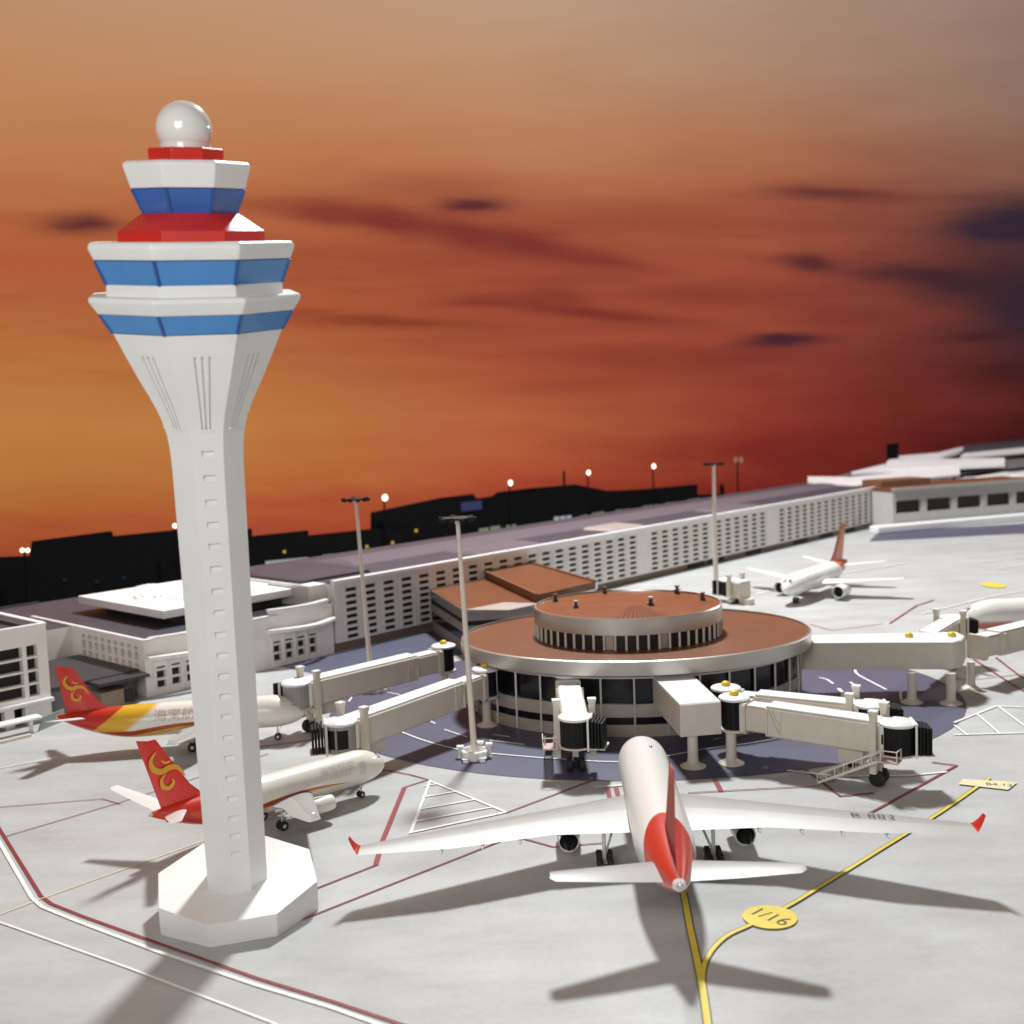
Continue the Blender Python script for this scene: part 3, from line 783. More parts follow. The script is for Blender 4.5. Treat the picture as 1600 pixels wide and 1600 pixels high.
for x0, x1, zo in ((-8.8, -4.3, 0), (-3.55, -.15, .1)):
    n_ = 16
    mb = MB()
    prof = [(x0 + (x1 - x0) * i / n_, -.12 - .62 * math.sin(math.pi * i / n_)) for i in range(n_ + 1)]
    rg = []
    for x, y in prof: rg.append([(x, y - .12, 1.36 + zo), (x, y + .2, 1.36 + zo), (x, y + .2, 1.50 + zo), (x, y - .12, 1.50 + zo)])
    mb.loft(rg); mb.build('balcony_canopy', WHITE, HALL, bevel=.03)
    mb = MB(); rg = []
    for x, y in [(x0 + .2 + (x1 - x0 - .4) * i / n_, .02 - .30 * math.sin(math.pi * i / n_)) for i in range(n_ + 1)]:
        rg.append([(x, y, 1.3 + zo), (x, .1, 1.3 + zo), (x, .1, 2.1 + zo * 2), (x, y, 2.1 + zo * 2)])
    mb.loft(rg); mb.build('balcony_wall', FACADE, HALL, smooth=30)
    mb = MB(); mb.loft([[(q[0][0], q[0][1] - .09, 2.05 + zo * 2), (q[0][0], q[0][1] + .16, 2.05 + zo * 2), (q[0][0], q[0][1] + .16, 2.18 + zo * 2), (q[0][0], q[0][1] - .09, 2.18 + zo * 2)] for q in rg]); mb.build('balcony_coping', WHITE, HALL, bevel=.025)
mb = MB(); mb.box(-3.5, -.9, .35, 1.6, HZ + .0, HZ + .012); mb.build('roof_slot', BLACKVOID, HALL)
mb = MB(); mb.box(-7.1, -1.0, 1.55, 8.4, 2.46, 2.78); mb.build('roof_slab', ROOFWHITE, HALL, bevel=.03)
mb = MB(); mb.box(-6.2, -1.2, 2.2, 7.8, HZ, 2.46); mb.build('slab_support', DARKGREY, HALL)
mb = MB()
for i in range(9):
    x = -6.1 + i * .22
    rr = .16 + .05 * random.random()
    mb.lathe([(rr * math.cos(t * math.pi / 12), 2.775 + rr * .75 * math.sin(t * math.pi / 12)) for t in range(0, 6)] + [(.002, 2.775 + rr * .75)], (x, 5.2 + .5 * math.sin(i * 1.3)), 14)
mb.build('roof_domes', ROOFWHITE, HALL, smooth=50)
mb = MB(); rg = []
for i in range(15):
    x = -5.4 + i * .36; zz = 2.78 + .16 * max(0, math.sin(i * .55)) + .02
    rg.append([(x, 3.2, 2.775), (x, 7.6, 2.775), (x, 7.6, zz), (x, 3.2, zz)])
mb.loft(rg); mb.build('wavy_roof', ROOFWHITE, HALL, smooth=40)
w = MB(); bk = []
w.panel(lambda u, v: (u, 5.5, v), lambda u, v: (0, 1, 0), [-12.4, -12.1, -11.2, -10.9, -10.0, -9.7, A0], [0, 1.0, 1.2, 1.35, 1.55, 1.7, 1.9, HZ], {(i, j): .12 for i in (1, 3) for j in (1, 3, 5)}, back=bk)
w.build('notch_wall', FACADE, HALL); panes(HALL, bk)
# left wing
LWO = TW(-12.4, 0)
WING = thing('grid_window_wing', 'white terminal wing with large square grid windows at the left edge', 'terminal wing', (LWO.x, LWO.y, 0), TH)
LZ = HT(G(85, 1125), 975) - .02
w = MB(); bk = []
usw = [-9.]
x = -8.6
while x < -1.3: usw += [x, x + .95]; x += 1.13
usw += [-.72, -.36, 0.]
usw = sorted(set(round(q, 3) for q in usw))
gcol = [i for i in range(len(usw) - 1) if abs(usw[i + 1] - usw[i] - .95) < 2e-3 or abs(usw[i + 1] - usw[i] - .36) < 2e-3 and usw[i] < -.5]
vz = [.78]
z = .95
for r in range(4): vz += [z, z + .38]; z += .45
vz += [LZ]
w.panel(lambda u, v: (u, 0, v), lambda u, v: (0, 1, 0), usw, vz, {(i, j): .25 for i in gcol for j in range(1, len(vz) - 1) if abs(vz[j + 1] - vz[j] - .38) < 2e-3}, back=bk)
w.face([(0, 0, .0), (0, 6, .0), (0, 6, LZ), (0, 0, LZ)]); w.face([(-9, 0, 0), (-9, 6, 0), (-9, 6, LZ), (-9, 0, LZ)]); w.face([(-9, 6, 0), (0, 6, 0), (0, 6, LZ), (-9, 6, LZ)])
w.box(-.9, 0, .02, .3, 0, .78)
w.build('wall', FACADE, WING); panes(WING, bk)
mb = MB(); mb.box(-9, .05, -.16, .12, .66, .80); mb.build('sill_band', WHITE, WING, bevel=.03)
mb = MB()
x = -8.8
while x < -1.1: mb.box(x, x + .32, .0, .3, 0, .66); x += .72
mb.build('colonnade', FACADE, WING)
mb = MB(); mb.box(-9, -.9, .5, .6, 0, .78); mb.build('colonnade_back', BLACKVOID, WING)
mb = MB(); mb.box(-9, 0, .12, 5.9, LZ - .3, LZ - .22); mb.build('roof', SLATE, WING)
mb = MB(); mb.box(-9, .0, -.08, .14, LZ, LZ + .07); mb.box(-.16, .06, .14, 6, LZ, LZ + .07); mb.box(-9, -.16, 5.9, 6.1, LZ, LZ + .07); mb.build('roof_edge', ROOFWHITE, WING, bevel=.015)
# canopy and kerb in front of the wing, with its grey green end panel
CAN = thing('wing_canopy', 'low white canopy bar with grey green end screen in front of the grid-windowed wing', 'canopy', (LWO.x, LWO.y, 0), TH)
mb = MB(); rg = []
for i in range(9):
    x = -9 + i * 1.02; rg.append([(x, -1.15, .42), (x, -.7, .44), (x, -.7, .52), (x, -1.15, .50)])
mb.loft(rg); mb.build('canopy', WHITE, CAN, bevel=.03)
mb = MB(); mb.box(-9, -1.4, -1.5, -1.35, 0, .10); mb.build('kerb', CREAM, CAN, bevel=.03)
mb = MB(); mb.loft([[(-1.0, -1.1, 0), (.2, -.5, 0), (.2, -.42, 0), (-1.0, -1.02, 0)], [(-.8, -1.1, .45), (.2, -.5, .4), (.2, -.42, .4), (-.8, -1.02, .45)]]); mb.build('end_screen', GREYGREEN, CAN)
mb = MB()
for x in (-8, -5.6, -3.2, -1.2): mb.box(x, x + .1, -.95, -.85, 0, .43)
mb.build('canopy_posts', FACADE, CAN)
# grey shed in the notch
SHO = TW(-10.9, .0)
SHED = thing('service_shed', 'low dark grey flat roofed shed between the grid-windowed wing and the hall', 'shed', (SHO.x, SHO.y, 0), TH)
mb = MB(); mb.box(-1.4, 1.9, .5, 4.8, 0, .86); mb.build('wall', mat('shed_grey', (.16, .16, .16), .6, var=.15), SHED, bevel=.02)
mb = MB(); mb.box(-1.5, 2.0, .3, 4.9, .86, 1.02); mb.build('roof', DARKGREY, SHED, bevel=.03)
mb = MB(); mb.box(.1, 1.2, -.4, .3, 0, .62); mb.build('annex', BROWN, SHED, bevel=.02)
mb = MB(); mb.box(0, 1.95, -.5, .3, .86, .98); mb.build('annex_roof', DARKGREY, SHED, bevel=.02)
mb = MB(); mb.box(.95, 1.3, -.42, -.405, .1, .6); mb.build('door', BLACKVOID, SHED)

# ------------------------------------------------------------------ round satellite building
SAT = thing('satellite_building', 'round two tier gate building with orange roofs, metal rims and dark glazing at the centre', 'gate building', (RC.x, RC.y, 0))
AX, BY = 5.86, 4.55
ZR = 2.38
def ell(r, t, z, c=(0, 0)):   # point on an ellipse of relative size r
    return (c[0] + AX * r * math.cos(t), c[1] + BY * r * math.sin(t), z)
NS = 120
def band(name, r0, r1, z0, z1, m, n=NS, smooth=30, caps=(False, False), r2=None):
    mb = MB(); mb.loft([[ell(r0, 2 * math.pi * i / n, z0) for i in range(n)], [ell(r1, 2 * math.pi * i / n, z1) for i in range(n)]], caps=caps)
    return mb.build(name, m, SAT, smooth=smooth)
mb = MB(); mb.loft([[ell(r, 2 * math.pi * i / NS, z) for i in range(NS)] for r, z in ((.93, 0), (.93, .2), (.925, .22), (.925, .38))], caps=(False, False)); mb.build('lower_wall', BANDBEIGE, SAT, smooth=30)
band('middle_band', .935, .935, .62, 1.02, BANDBEIGE)
band('dark_core', .90, .90, .0, 2.0, BLACKVOID)
mb = MB(); mb.loft([[ell(r, 2 * math.pi * i / NS, z) for i in range(NS)] for r, z in ((.90, 1.02), (.935, 1.02))], caps=(False, False)); mb.build('band_ledge', STEEL, SAT, smooth=30)
NP = 34
for i in range(NP):
    t0 = 2 * math.pi * i / NP + .012; t1 = 2 * math.pi * (i + 1) / NP - .012
    sub = [t0 + (t1 - t0) * k / 3 for k in range(4)]
    front_ = math.sin((t0 + t1) / 2) < .45
    if not front_: continue
    for nm, z0, z1, r in (('window', 1.02, 1.82, .922), ('lower_window', .38, .62, .918)):
        mb = MB(); mb.loft([[ell(r, t, z0) for t in sub], [ell(r, t, z1) for t in sub]], caps=(False, False), close=False)
        mb.build(nm, GLASSDARK, SAT, smooth=30)
for i in range(NP):
    t = 2 * math.pi * i / NP
    mb = MB(); mb.bar(ell(.938, t, .05), ell(.938, t, 1.86), .055, .06); mb.build('mullion', STEEL, SAT)
mb = MB(); mb.loft([[ell(r, 2 * math.pi * i / NS, z) for i in range(NS)] for r, z in ((.92, 1.82), (.945, 1.82), (.945, 1.87), (.92, 1.9))], caps=(False, False)); mb.build('head_rail', STEEL, SAT, smooth=30)
mb = MB(); mb.loft([[ell(r, 2 * math.pi * i / NS, z) for i in range(NS)] for r, z in ((.90, 1.94), (1.0, 1.96), (1.0, ZR), (.992, ZR + .03), (.985, ZR + .03), (.982, ZR - .05))], caps=(True, False)); mb.build('rim', METAL, SAT, smooth=40)
def roofmat():
    m = bpy.data.materials.new('radial_rust_roof'); m.use_nodes = True
    nt = m.node_tree; b = nt.nodes['Principled BSDF']; n = NX(nt)
    x, y, z, o = n.xyz()
    an = n.m('ARCTAN2', x, n.m('MULTIPLY', y, -1.))
    ridg = n.m('SINE', n.m('MULTIPLY', an, 92.))
    sect = n.m('MULTIPLY', n.m('SUBTRACT', 1., n.step(n.m('ABSOLUTE', an), .34, .16)), n.step(n.m('SQRT', n.m('ADD', n.m('MULTIPLY', x, x), n.m('MULTIPLY', y, y))), .55, .2))
    ns = n.noise(o, 1.4, 4)
    c = n.ramp(ns, [(.3, (.20, .064, .024)), (.7, (.25, .084, .034))])
    c = n.mix(n.m('MULTIPLY', sect, n.m('MULTIPLY_ADD', ridg, .5, .4)), c, (.06, .016, .008))
    nt.links.new(c, b.inputs['Base Color']); b.inputs['Roughness'].default_value = .34
    return m
mb = MB(); mb.loft([[ell(r, 2 * math.pi * i / NS, z) for i in range(NS)] for r, z in ((.983, ZR - .04), (.5, ZR - .03))], caps=(False, True)); mb.build('lower_roof', RUST, SAT, smooth=20)
UA, UB, UZ = 3.16, 2.86, 3.32
def e2_(r, t, z): return (-.2 + UA * r * math.cos(t), .1 + UB * r * math.sin(t), z)
mb = MB(); mb.loft([[e2_(.965, 2 * math.pi * i / NS, z) for i in range(NS)] for z in (ZR - .04, 2.82)], caps=(False, False)); mb.build('upper_wall', BLACKVOID, SAT, smooth=30)
NU = 56
for i in range(NU):
    t0 = 2 * math.pi * i / NU + .018; t1 = 2 * math.pi * (i + 1) / NU - .018
    if math.sin((t0 + t1) / 2) > .35: continue
    blank = i in (39, 44)
    mb = MB(); mb.face([e2_(.985, t0, ZR - .02), e2_(.985, t1, ZR - .02), e2_(.985, t1, 2.80), e2_(.985, t0, 2.80)])
    mb.build('louvre_panel' if blank else 'upper_window', BANDBEIGE if blank else BLACKVOID, SAT)
MULW = mat('mullion_white', (.62, .58, .54), .45, var=.03)
for i in range(NU):
    t = 2 * math.pi * i / NU
    mb = MB(); mb.bar(e2_(.992, t, ZR - .03), e2_(.992, t, 2.82), .07, .05); mb.build('upper_mullion', MULW, SAT)
mb = MB(); mb.loft([[e2_(r, 2 * math.pi * i / NS, z) for i in range(NS)] for r, z in ((.96, 2.80), (1.0, 2.82), (1.0, UZ), (.99, UZ + .03), (.98, UZ + .03), (.975, UZ - .05))], caps=(True, False)); mb.build('upper_rim', METAL, SAT, smooth=40)
mb = MB(); mb.loft([[e2_(r, 2 * math.pi * i / NS, z) for i in range(NS)] for r, z in ((.976, UZ - .03), (.5, UZ + .02), (.12, UZ + .06))], caps=(False, True)); mb.build('upper_roof', roofmat(), SAT, smooth=20)
for k, (px, py, s_) in enumerate([(868, 938, 1.1), (900, 949, 1.1), (1017, 946, 1.4), (1058, 926, 1.2), (1098, 936, 1.1), (945, 926, 1.)]):
    p = G(px, py, UZ + .02) - Vector((RC.x, RC.y, 0))
    mb = MB(); q = .07 * s_
    mb.box(p.x - q, p.x + q, p.y - q, p.y + q, p.z - .04, p.z + .05 * s_); mb.cyl((p.x, p.y), .045 * s_, p.z + .05 * s_, p.z + .17 * s_, 10)
    o = mb.build('roof_vent', DARKGREY, SAT)
    mb = MB(); mb.cyl((p.x, p.y), .075 * s_, p.z + .17 * s_, p.z + .21 * s_, 10); mb.bar((p.x - .12 * s_, p.y, p.z + .09), (p.x + .12 * s_, p.y, p.z + .12), .035, .035); mb.build('vent_cap', STEEL if k in (1, 2) else RUSTDARK, o)

# link block between the satellite and the terminal
LINK = thing('link_building', 'two level link with flat orange roofs joining the round gate building to the long terminal', 'link building', (TO.x, TO.y, 0), TH)
def prism(name, pts, z0, z1, m, ztop=None, bevel=0.):
    mb = MB(); mb.loft([[(p[0], p[1], z0) for p in pts], [(p[0], p[1], z1) for p in pts]]); return mb.build(name, m, LINK, bevel=bevel)
LP = [(5.5, -.02), (12.8, -.02), (11.6, -5.), (5.6, -7.8), (2.4, -5.4)]
prism('lower_wall', [(p[0] * .985 + .12, p[1]) for p in LP], 0, .5, BANDBEIGE)
prism('window_band', [(p[0] * .98 + .15, p[1]) for p in LP], .5, .95, GLASSDARK)
prism('upper_wall', LP, .95, 1.3, BANDBEIGE)
prism('soffit_band', [(p[0] * .985 + .12, p[1]) for p in LP], 1.3, 1.5, BLACKVOID)
prism('roof_fascia', LP, 1.5, 1.9, METAL)
prism('lower_roof', [(p[0] * .985 + .12, p[1] * .985 - .03) for p in LP], 1.9, 1.92, RUST)
UPP = [(9.2, -.03), (12.6, -.03), (9.4, -6.6), (5.4, -6.6)]
prism('step_wall', UPP, 1.92, 2.22, RUSTDARK)
prism('upper_roof', [(p[0] * .992 + .07, p[1]) for p in UPP], 2.22, 2.24, RUST)
mb = MB()
for p, q in ((UPP[0], UPP[3]), (UPP[1], UPP[2]), (UPP[0], UPP[1])): mb.bar((*p, 2.26), (*q, 2.26), .12, .1)
mb.build('roof_kerb', RUSTDARK, LINK)
mb = MB(); mb.loft([[(2.5, -5.3, 1.925), (4.6, -5.5, 1.925), (5.2, -7.0, 1.925), (3.4, -6.9, 1.925)], [(2.5, -5.3, 1.96), (4.6, -5.5, 1.96), (5.2, -7.0, 1.96), (3.4, -6.9, 1.96)]]); mb.build('grey_roof_panel', STEEL, LINK)

# ------------------------------------------------------------------ light masts
def mast(label, bx, by, ytop, r=.1, cluster=True, tilt=0.):
    b = G(bx, by); h = HT(b, ytop)
    o = thing('light_mast', label, 'light mast', b, group='tall apron light masts')
    t = Vector((tilt, 0, h))
    mb = MB(); mb.tube([(0, 0, .02), t * .5, t * .97], r * 1.15, 12, r2=r * .72); mb.build('pole', BEIGE, o, smooth=40)
    mb = MB(); mb.cyl((t.x, 0), r * .85, t.z * .965, t.z * .985, 12); mb.build('collar', BEIGE, o)
    mb = MB(); n_ = 10
    mb.cyl((t.x, 0), .44, h * .985, h * .985 + .05, 20)
    mb.build('lamp_ring', BLACK, o)
    for i in range(n_):
        a = 2 * math.pi * i / n_
        c = Vector((t.x + .46 * math.cos(a), .46 * math.sin(a), h * .985))
        mb = MB(); mb.box(c.x - .07, c.x + .07, c.y - .07, c.y + .07, c.z - .06, c.z + .045 + .03 * (i % 2)); mb.build('lamp', BLACK, o)
    if cluster:
        mb = MB()
        n6 = 7
        mb.loft([[(rr * math.cos(2 * math.pi * i / n6 + .3), rr * math.sin(2 * math.pi * i / n6 + .3), z) for i in range(n6)] for rr, z in ((.40, .0), (.44, .05), (.44, .24), (.40, .28), (.33, .28), (.31, .1))], caps=(True, True))
        mb.build('base', WHITE, o, bevel=.015)
        for a, hh, l in ((.2, .42, .10), (2.9, .36, .12), (2.2, .2, .1), (4.1, .12, .14), (1.2, .38, .1), (5.3, .14, .12)):
            c = Vector((.43 * math.cos(a), .43 * math.sin(a), 0))
            mb = MB(); mb.loft([[(c.x + dx * q, c.y + dy * q, z) for dx, dy in ((-1, -1), (1, -1), (1, 1), (-1, 1))] for q, z in ((.09, 0), (.06, .1), (.05, hh * .75), (.11, hh * .9), (.10, hh))])
            mb.build('bracket', WHITE, o, bevel=.015)
    else:
        mb = MB(); mb.cyl((0, 0), .3, 0, .12, 16); mb.build('base', WHITE, o)
    return o
mast('beige light mast with white clustered foot in front of the round gate building', 742, 1185, 805, .085, tilt=-.22)
mast('beige light mast with black lamp ring standing behind the far left jet bridge', 580, 1062, 776, .085, tilt=-.25)
mast('beige light mast beside the far apron, right of the round gate building', 1119, 925, 722, .12, False)
# white barrier cluster by the hidden foot
p = G(585, 1083)
BAR = thing('barrier_cluster', 'cluster of small white barrier blocks on the blue violet apron left of the gate building', 'barrier', p)
for i, (x, y) in enumerate(((-.5, 0), (-.25, -.1), (0, -.15), (.28, -.05), (.45, .2), (.1, .25), (-.3, .25))):
    mb = MB(); mb.lathe([(.1, 0), (.13, .06), (.11, .2), (.06, .26), (.01, .27)], (x, y), 12); mb.build('block', WHITE, BAR, smooth=50)

# ------------------------------------------------------------------ jet bridges
def bridge(label, S, E, zb1, zb2, hood=0., column=True, stairs=0, cabin=True, lift=True, cap=True, wide=.62, liftx=.8, shut=None, cabwin=()):
    S, E = Vector(S[:2]), Vector(E[:2]); d = E - S; L = d.length; ang = math.atan2(d.y, d.x)
    o = thing('jet_bridge', label, 'jet bridge', (S.x, S.y, 0), ang, 'jet bridges around the gate buildings')
    zb = lambda x: zb1 + (zb2 - zb1) * x / L
    def sec(x, w, h0, h1, r=.05):
        z0, z1 = zb(x) + h0, zb(x) + h1
        return [(x, -w / 2 + r, z0), (x, w / 2 - r, z0), (x, w / 2, z0 + r), (x, w / 2, z1 - r), (x, w / 2 - r, z1), (x, -w / 2 + r, z1), (x, -w / 2, z1 - r), (x, -w / 2, z0 + r)]
    hh = .82
    if cap:
        mb = MB(); mb.lathe([(.40, zb1 + hh), (.43, zb1 + hh + .02), (.43, zb1 + hh + .07), (.39, zb1 + hh + .10), (.15, zb1 + hh + .13), (.01, zb1 + hh + .13)], n=28); mb.build('rotunda_roof', BRIDGE_ROOF, o, smooth=35)
        mb = MB(); mb.lathe([(.11, zb1 + hh + .12), (.135, zb1 + hh + .16), (.12, zb1 + hh + .21), (.06, zb1 + hh + .25), (.01, zb1 + hh + .255)], n=16); mb.build('beacon', YELLOW, o, smooth=60)
        mb = MB(); n_ = 40
        mb.loft([[((.335 + .012 * (i % 2)) * math.cos(2 * math.pi * i / n_), (.335 + .012 * (i % 2)) * math.sin(2 * math.pi * i / n_), z) for i in range(n_)] for z in (zb1 + .02, zb1 + hh)]); mb.build('rotunda_bellows', BLACK, o)
        mb = MB(); mb.lathe([(.37, zb1 - .06), (.41, zb1 - .04), (.41, zb1 + .02), (.36, zb1 + .03)], n=28); mb.build('rotunda_floor', CREAM, o, smooth=35)
    if column:
        mb = MB(); mb.lathe([(.34, 0), (.34, .03), (.2, .09), (.15, .14), (.135, .3), (.135, zb1 - .05)], n=20); mb.build('column', CREAM, o, smooth=35)
    x0, x1, x2, x3 = .30, L * .2, L * .46, L * liftx + .12
    mb = MB(); mb.loft([sec(x, wide + .1, -.02, hh + .0) for x in (x0, x0 + .16)]); mb.loft([sec(x, wide - .06, .05, hh - .06) for x in (x0 + .16, x1 + .3)]); mb.build('inner_tunnel', CREAM, o, smooth=40)
    mb = MB(); mb.loft([sec(x, wide + .08, 0., hh) for x in (x1, x3)]); mb.build('outer_tunnel', CREAM, o, smooth=40)
    mb = MB(); mb.loft([[(x, sgn * wide * .49, zb(x) + hh + dz) for sgn, dz in ((-1, .002), (1, .002), (1, .03), (-1, .03))] for x in (x1, x3)])
    mb.loft([[(x, sgn * wide * .4, zb(x) + hh - .06 + dz) for sgn, dz in ((-1, .002), (1, .002), (1, .02), (-1, .02))] for x in (x0 + .17, x1)])
    mb.build('tunnel_roof', BRIDGE_ROOF, o)
    for sgn in (-1, 1):
        mb = MB(); y = sgn * (wide / 2 + .055)
        z0, z1 = zb(x1) + .04, zb(x1) + hh - .04
        mb.bar((x1 + .04, y, z0), (x1 + .04, y, z1), .05, .05); mb.bar((x1 + .42, y, z0), (x1 + .42, y, z1), .04, .04)
        mb.bar((x1 + .06, y, z1), (x1 + .4, y, z0), .05, .05); mb.bar((x1 + .16, y, z1), (x1 + .42, y, z0 + .2), .04, .04)
        mb.build('tunnel_brace', CREAM, o)
    if lift:
        xl = L * liftx; zt = zb(xl) + hh
        for sgn in (-1, 1):
            y = sgn * (wide / 2 + .16)
            mb = MB(); mb.loft([[(xl + a * w, y + b * w, z) for a, b in ((-1, -1), (1, -1), (1, 1), (-1, 1))] for w, z in ((.085, .42), (.085, zt + .2), (.11, zt + .30), (.11, zt + .33))]); mb.build('lift_column', CREAM, o, bevel=.012)
            mb = MB(); mb.box(xl - .115, xl + .115, y - .115, y + .115, zt + .332, zt + .36); mb.build('lift_cap', WHITE, o)
        mb = MB(); mb.box(xl - .12, xl + .12, -wide / 2 - .2, wide / 2 + .2, zb(xl) - .2, zb(xl) - .02); mb.bar((xl, 0, zb(xl) - .2), (xl, 0, .3), .2, .16); mb.build('bogie_frame', CREAM, o, bevel=.01)
        for sgn in (-1, 1):
            mb = MB(); y = sgn * .17
            mb.loft([[(xl + r_ * math.cos(2 * math.pi * i / 18), y + q, .2 + r_ * math.sin(2 * math.pi * i / 18)) for i in range(18)] for r_, q in ((.15, -.08), (.2, -.06), (.2, .06), (.15, .08))]); mb.build('wheel', RUBBERTYRE, o, smooth=40)
        mb = MB(); mb.box(xl - .2, xl + .2, -.07, .07, .14, .44); mb.build('axle_box', BLACK, o, bevel=.02)
        mb = MB(); mb.box(xl - 1.0, xl - .35, -.2, .2, zb(xl) - .36, zb(xl) - .01); mb.build('service_box', CREAM, o, bevel=.015)
    if cabin:
        xc = x3 + .34; zc = zb(xc)
        mb = MB(); mb.loft([sec(x, wide + .02, .02, hh - .02) for x in (x3, xc - .2)]); mb.build('cab_neck', CREAM, o, smooth=40)
        n_ = 24; rr = .46
        mb = MB(); mb.lathe([(rr, zc), (rr, zc + .03), (rr - .03, zc + .05)], (xc, 0), n_); mb.build('cab_floor', CREAM, o, smooth=40)
        mb = MB(); mb.loft([[(xc + r_ * math.cos(2 * math.pi * i / 28), r_ * math.sin(2 * math.pi * i / 28), z) for i in range(28)] for r_, z in ((rr - .02, zc + hh - .06), (rr + .01, zc + hh - .04), (rr + .01, zc + hh + .01), (rr - .03, zc + hh + .04), (.05, zc + hh + .06))]); mb.build('cab_roof', BRIDGE_ROOF, o, smooth=40)
        mb = MB(); a0 = hood
        nn = 44
        mb.loft([[(xc + (rr - .05 + .012 * (i % 2)) * math.cos(2 * math.pi * i / nn), (rr - .05 + .012 * (i % 2)) * math.sin(2 * math.pi * i / nn), z) for i in range(nn)] for z in (zc + .04, zc + hh - .05)]); mb.build('cab_shutter', shut or BLACK, o)
        for a_ in cabwin:
            mb = MB(); mb.loft([[(xc + r_ * math.cos(a_ - ang + t_ * .12), r_ * math.sin(a_ - ang + t_ * .12), z) for t_ in range(-3, 4)] for r_, z in ((rr - .03, zc + .14), (rr - .03, zc + hh - .16))], caps=(False, False), close=False); mb.build('cab_window', BLACK, o)
        mb = MB()
        # side panel of the cab with a dark door slit
        mb.box(xc - .44, xc - .16, -wide / 2 - .03, wide / 2 + .03, zc + .03, zc + hh - .05); mb.build('cab_side', WHITE, o, bevel=.01)
        mb = MB(); mb.box(xc - .3, xc - .25, -wide / 2 - .036, -wide / 2 - .031, zc + .3, zc + .55); mb.build('door_window', BLACK, o)
        # accordion hood turned by angle a0
        R_ = Matrix.Rotation(a0, 3, 'Z')
        tr = lambda x, y, z: Vector((xc, 0, 0)) + R_ @ Vector((x, y, z))
        mb = MB()
        for k in range(5):
            xa = .40 + k * .085
            ww = .62 + (.05 if k % 2 else 0)
            mb.loft([[tr(x, y, z) for y, z in ((-ww / 2, zc + .04), (ww / 2, zc + .04), (ww / 2, zc + hh - .02 - .015 * k), (-ww / 2, zc + hh - .02 - .015 * k))] for x in (xa, xa + .06)])
        mb.build('accordion_hood', BLACK, o, bevel=.012)
        mb = MB(); ww = .70
        for y in (-ww / 2, ww / 2): mb.bar(tr(.405, y, zc - .02), tr(.405, y, zc + hh + .03), .05, .05)
        mb.bar(tr(.405, -ww / 2, zc + hh + .02), tr(.405, ww / 2, zc + hh + .02), .07, .05); mb.build('hood_frame', WHITE, o)
        mb = MB()
        ww = .66
        mb.loft([[tr(x, y, z) for y, z in ((-ww / 2, zc + .02), (ww / 2, zc + .02), (ww / 2, zc + .05), (-ww / 2, zc + .05))] for x in (.3, .86)]); mb.build('hood_floor', STEEL, o)
    if stairs:
        sg = stairs
        xl = L * liftx; y = sg * (wide / 2 + .38)
        top_ = Vector((xl + .28, y, zb(xl) + .02)); bot_ = Vector((xl - 1.35, y, .06))
        mb = MB()
        for dy in (-.11, .11): mb.bar(top_ + Vector((0, dy, 0)), bot_ + Vector((0, dy, 0)), .03, .07)
        mb.build('stair_stringers', CREAM, o)
        mb = MB()
        for k in range(15):
            q = top_.lerp(bot_, (k + .5) / 15); mb.box(q.x - .05, q.x + .05, q.y - .1, q.y + .1, q.z - .01, q.z + .012)
        mb.build('stair_treads', DARKGREY, o)
        mb = MB()
        for dy in (-.12, .12):
            mb.bar(top_ + Vector((0, dy, .22)), bot_ + Vector((0, dy, .22)), .025, .025)
            for k in range(8):
                q = top_.lerp(bot_, k / 7) + Vector((0, dy, 0)); mb.bar(q, q + Vector((0, 0, .22)), .022, .022)
        mb.build('stair_rail', CREAM, o)
        mb = MB(); mb.box(xl + .2, xl + .72, y - .2, y + .2, zb(xl) - .02, zb(xl) + .02); mb.build('landing', mat('landing_pink', (.55, .4, .4), .5, var=.05) if sg < 0 else CREAM, o)
        mb = MB()
        for q in ((xl + .7, y - .19), (xl + .3, y - .19), (xl + .7, y + .18)): mb.bar((*q, zb(xl)), (*q, zb(xl) + .3), .025, .025)
        mb.bar((xl + .28, y - .19, zb(xl) + .3), (xl + .7, y - .19, zb(xl) + .3), .025, .025); mb.bar((xl + .7, y - .19, zb(xl) + .3), (xl + .7, y + .18, zb(xl) + .3), .025, .025); mb.bar((xl + .28, y - .19, zb(xl) + .16), (xl + .7, y - .19, zb(xl) + .16), .02, .02)
        mb.build('landing_rail', CREAM, o)
    return o

ZB = .93
def corridor(label, path, w0, zb, zt, cols, beacons=()):
    """fixed boarding corridor: plan given by its outline"""
    o = thing('boarding_corridor', label, 'boarding corridor', (path[0][0], path[0][1], 0), group='fixed boarding corridors of the round gate building')
    b = Vector((path[0][0], path[0][1]))
    pts = [Vector(p[:2]) - b for p in path]
    mb = MB(); mb.loft([[(*p, zb) for p in pts], [(*p, zt) for p in pts]]); mb.build('corridor_body', CREAM, o, bevel=.04)
    c = sum(pts, Vector((0, 0))) / len(pts)
    mb = MB(); mb.loft([[(*(c + (p - c) * .985), zt + .003) for p in pts], [(*(c + (p - c) * .975), zt + .02) for p in pts]]); mb.build('corridor_roof', BRIDGE_ROOF, o)
    for q in beacons:
        q = Vector(q) - Vector((b.x, b.y, 0))
        mb = MB(); mb.lathe([(.12, zt + .02), (.145, zt + .06), (.13, zt + .12), (.07, zt + .17), (.01, zt + .18)], (q.x, q.y), 16); mb.build('beacon', YELLOW, o, smooth=60)
    for q in cols:
        q = Vector(q[:2]) - b
        mb = MB(); mb.lathe([(.36, 0), (.36, .03), (.22, .1), (.16, .15), (.145, .3), (.145, zb)], (q.x, q.y), 22); mb.build('column', CREAM, o, smooth=35)
    return o
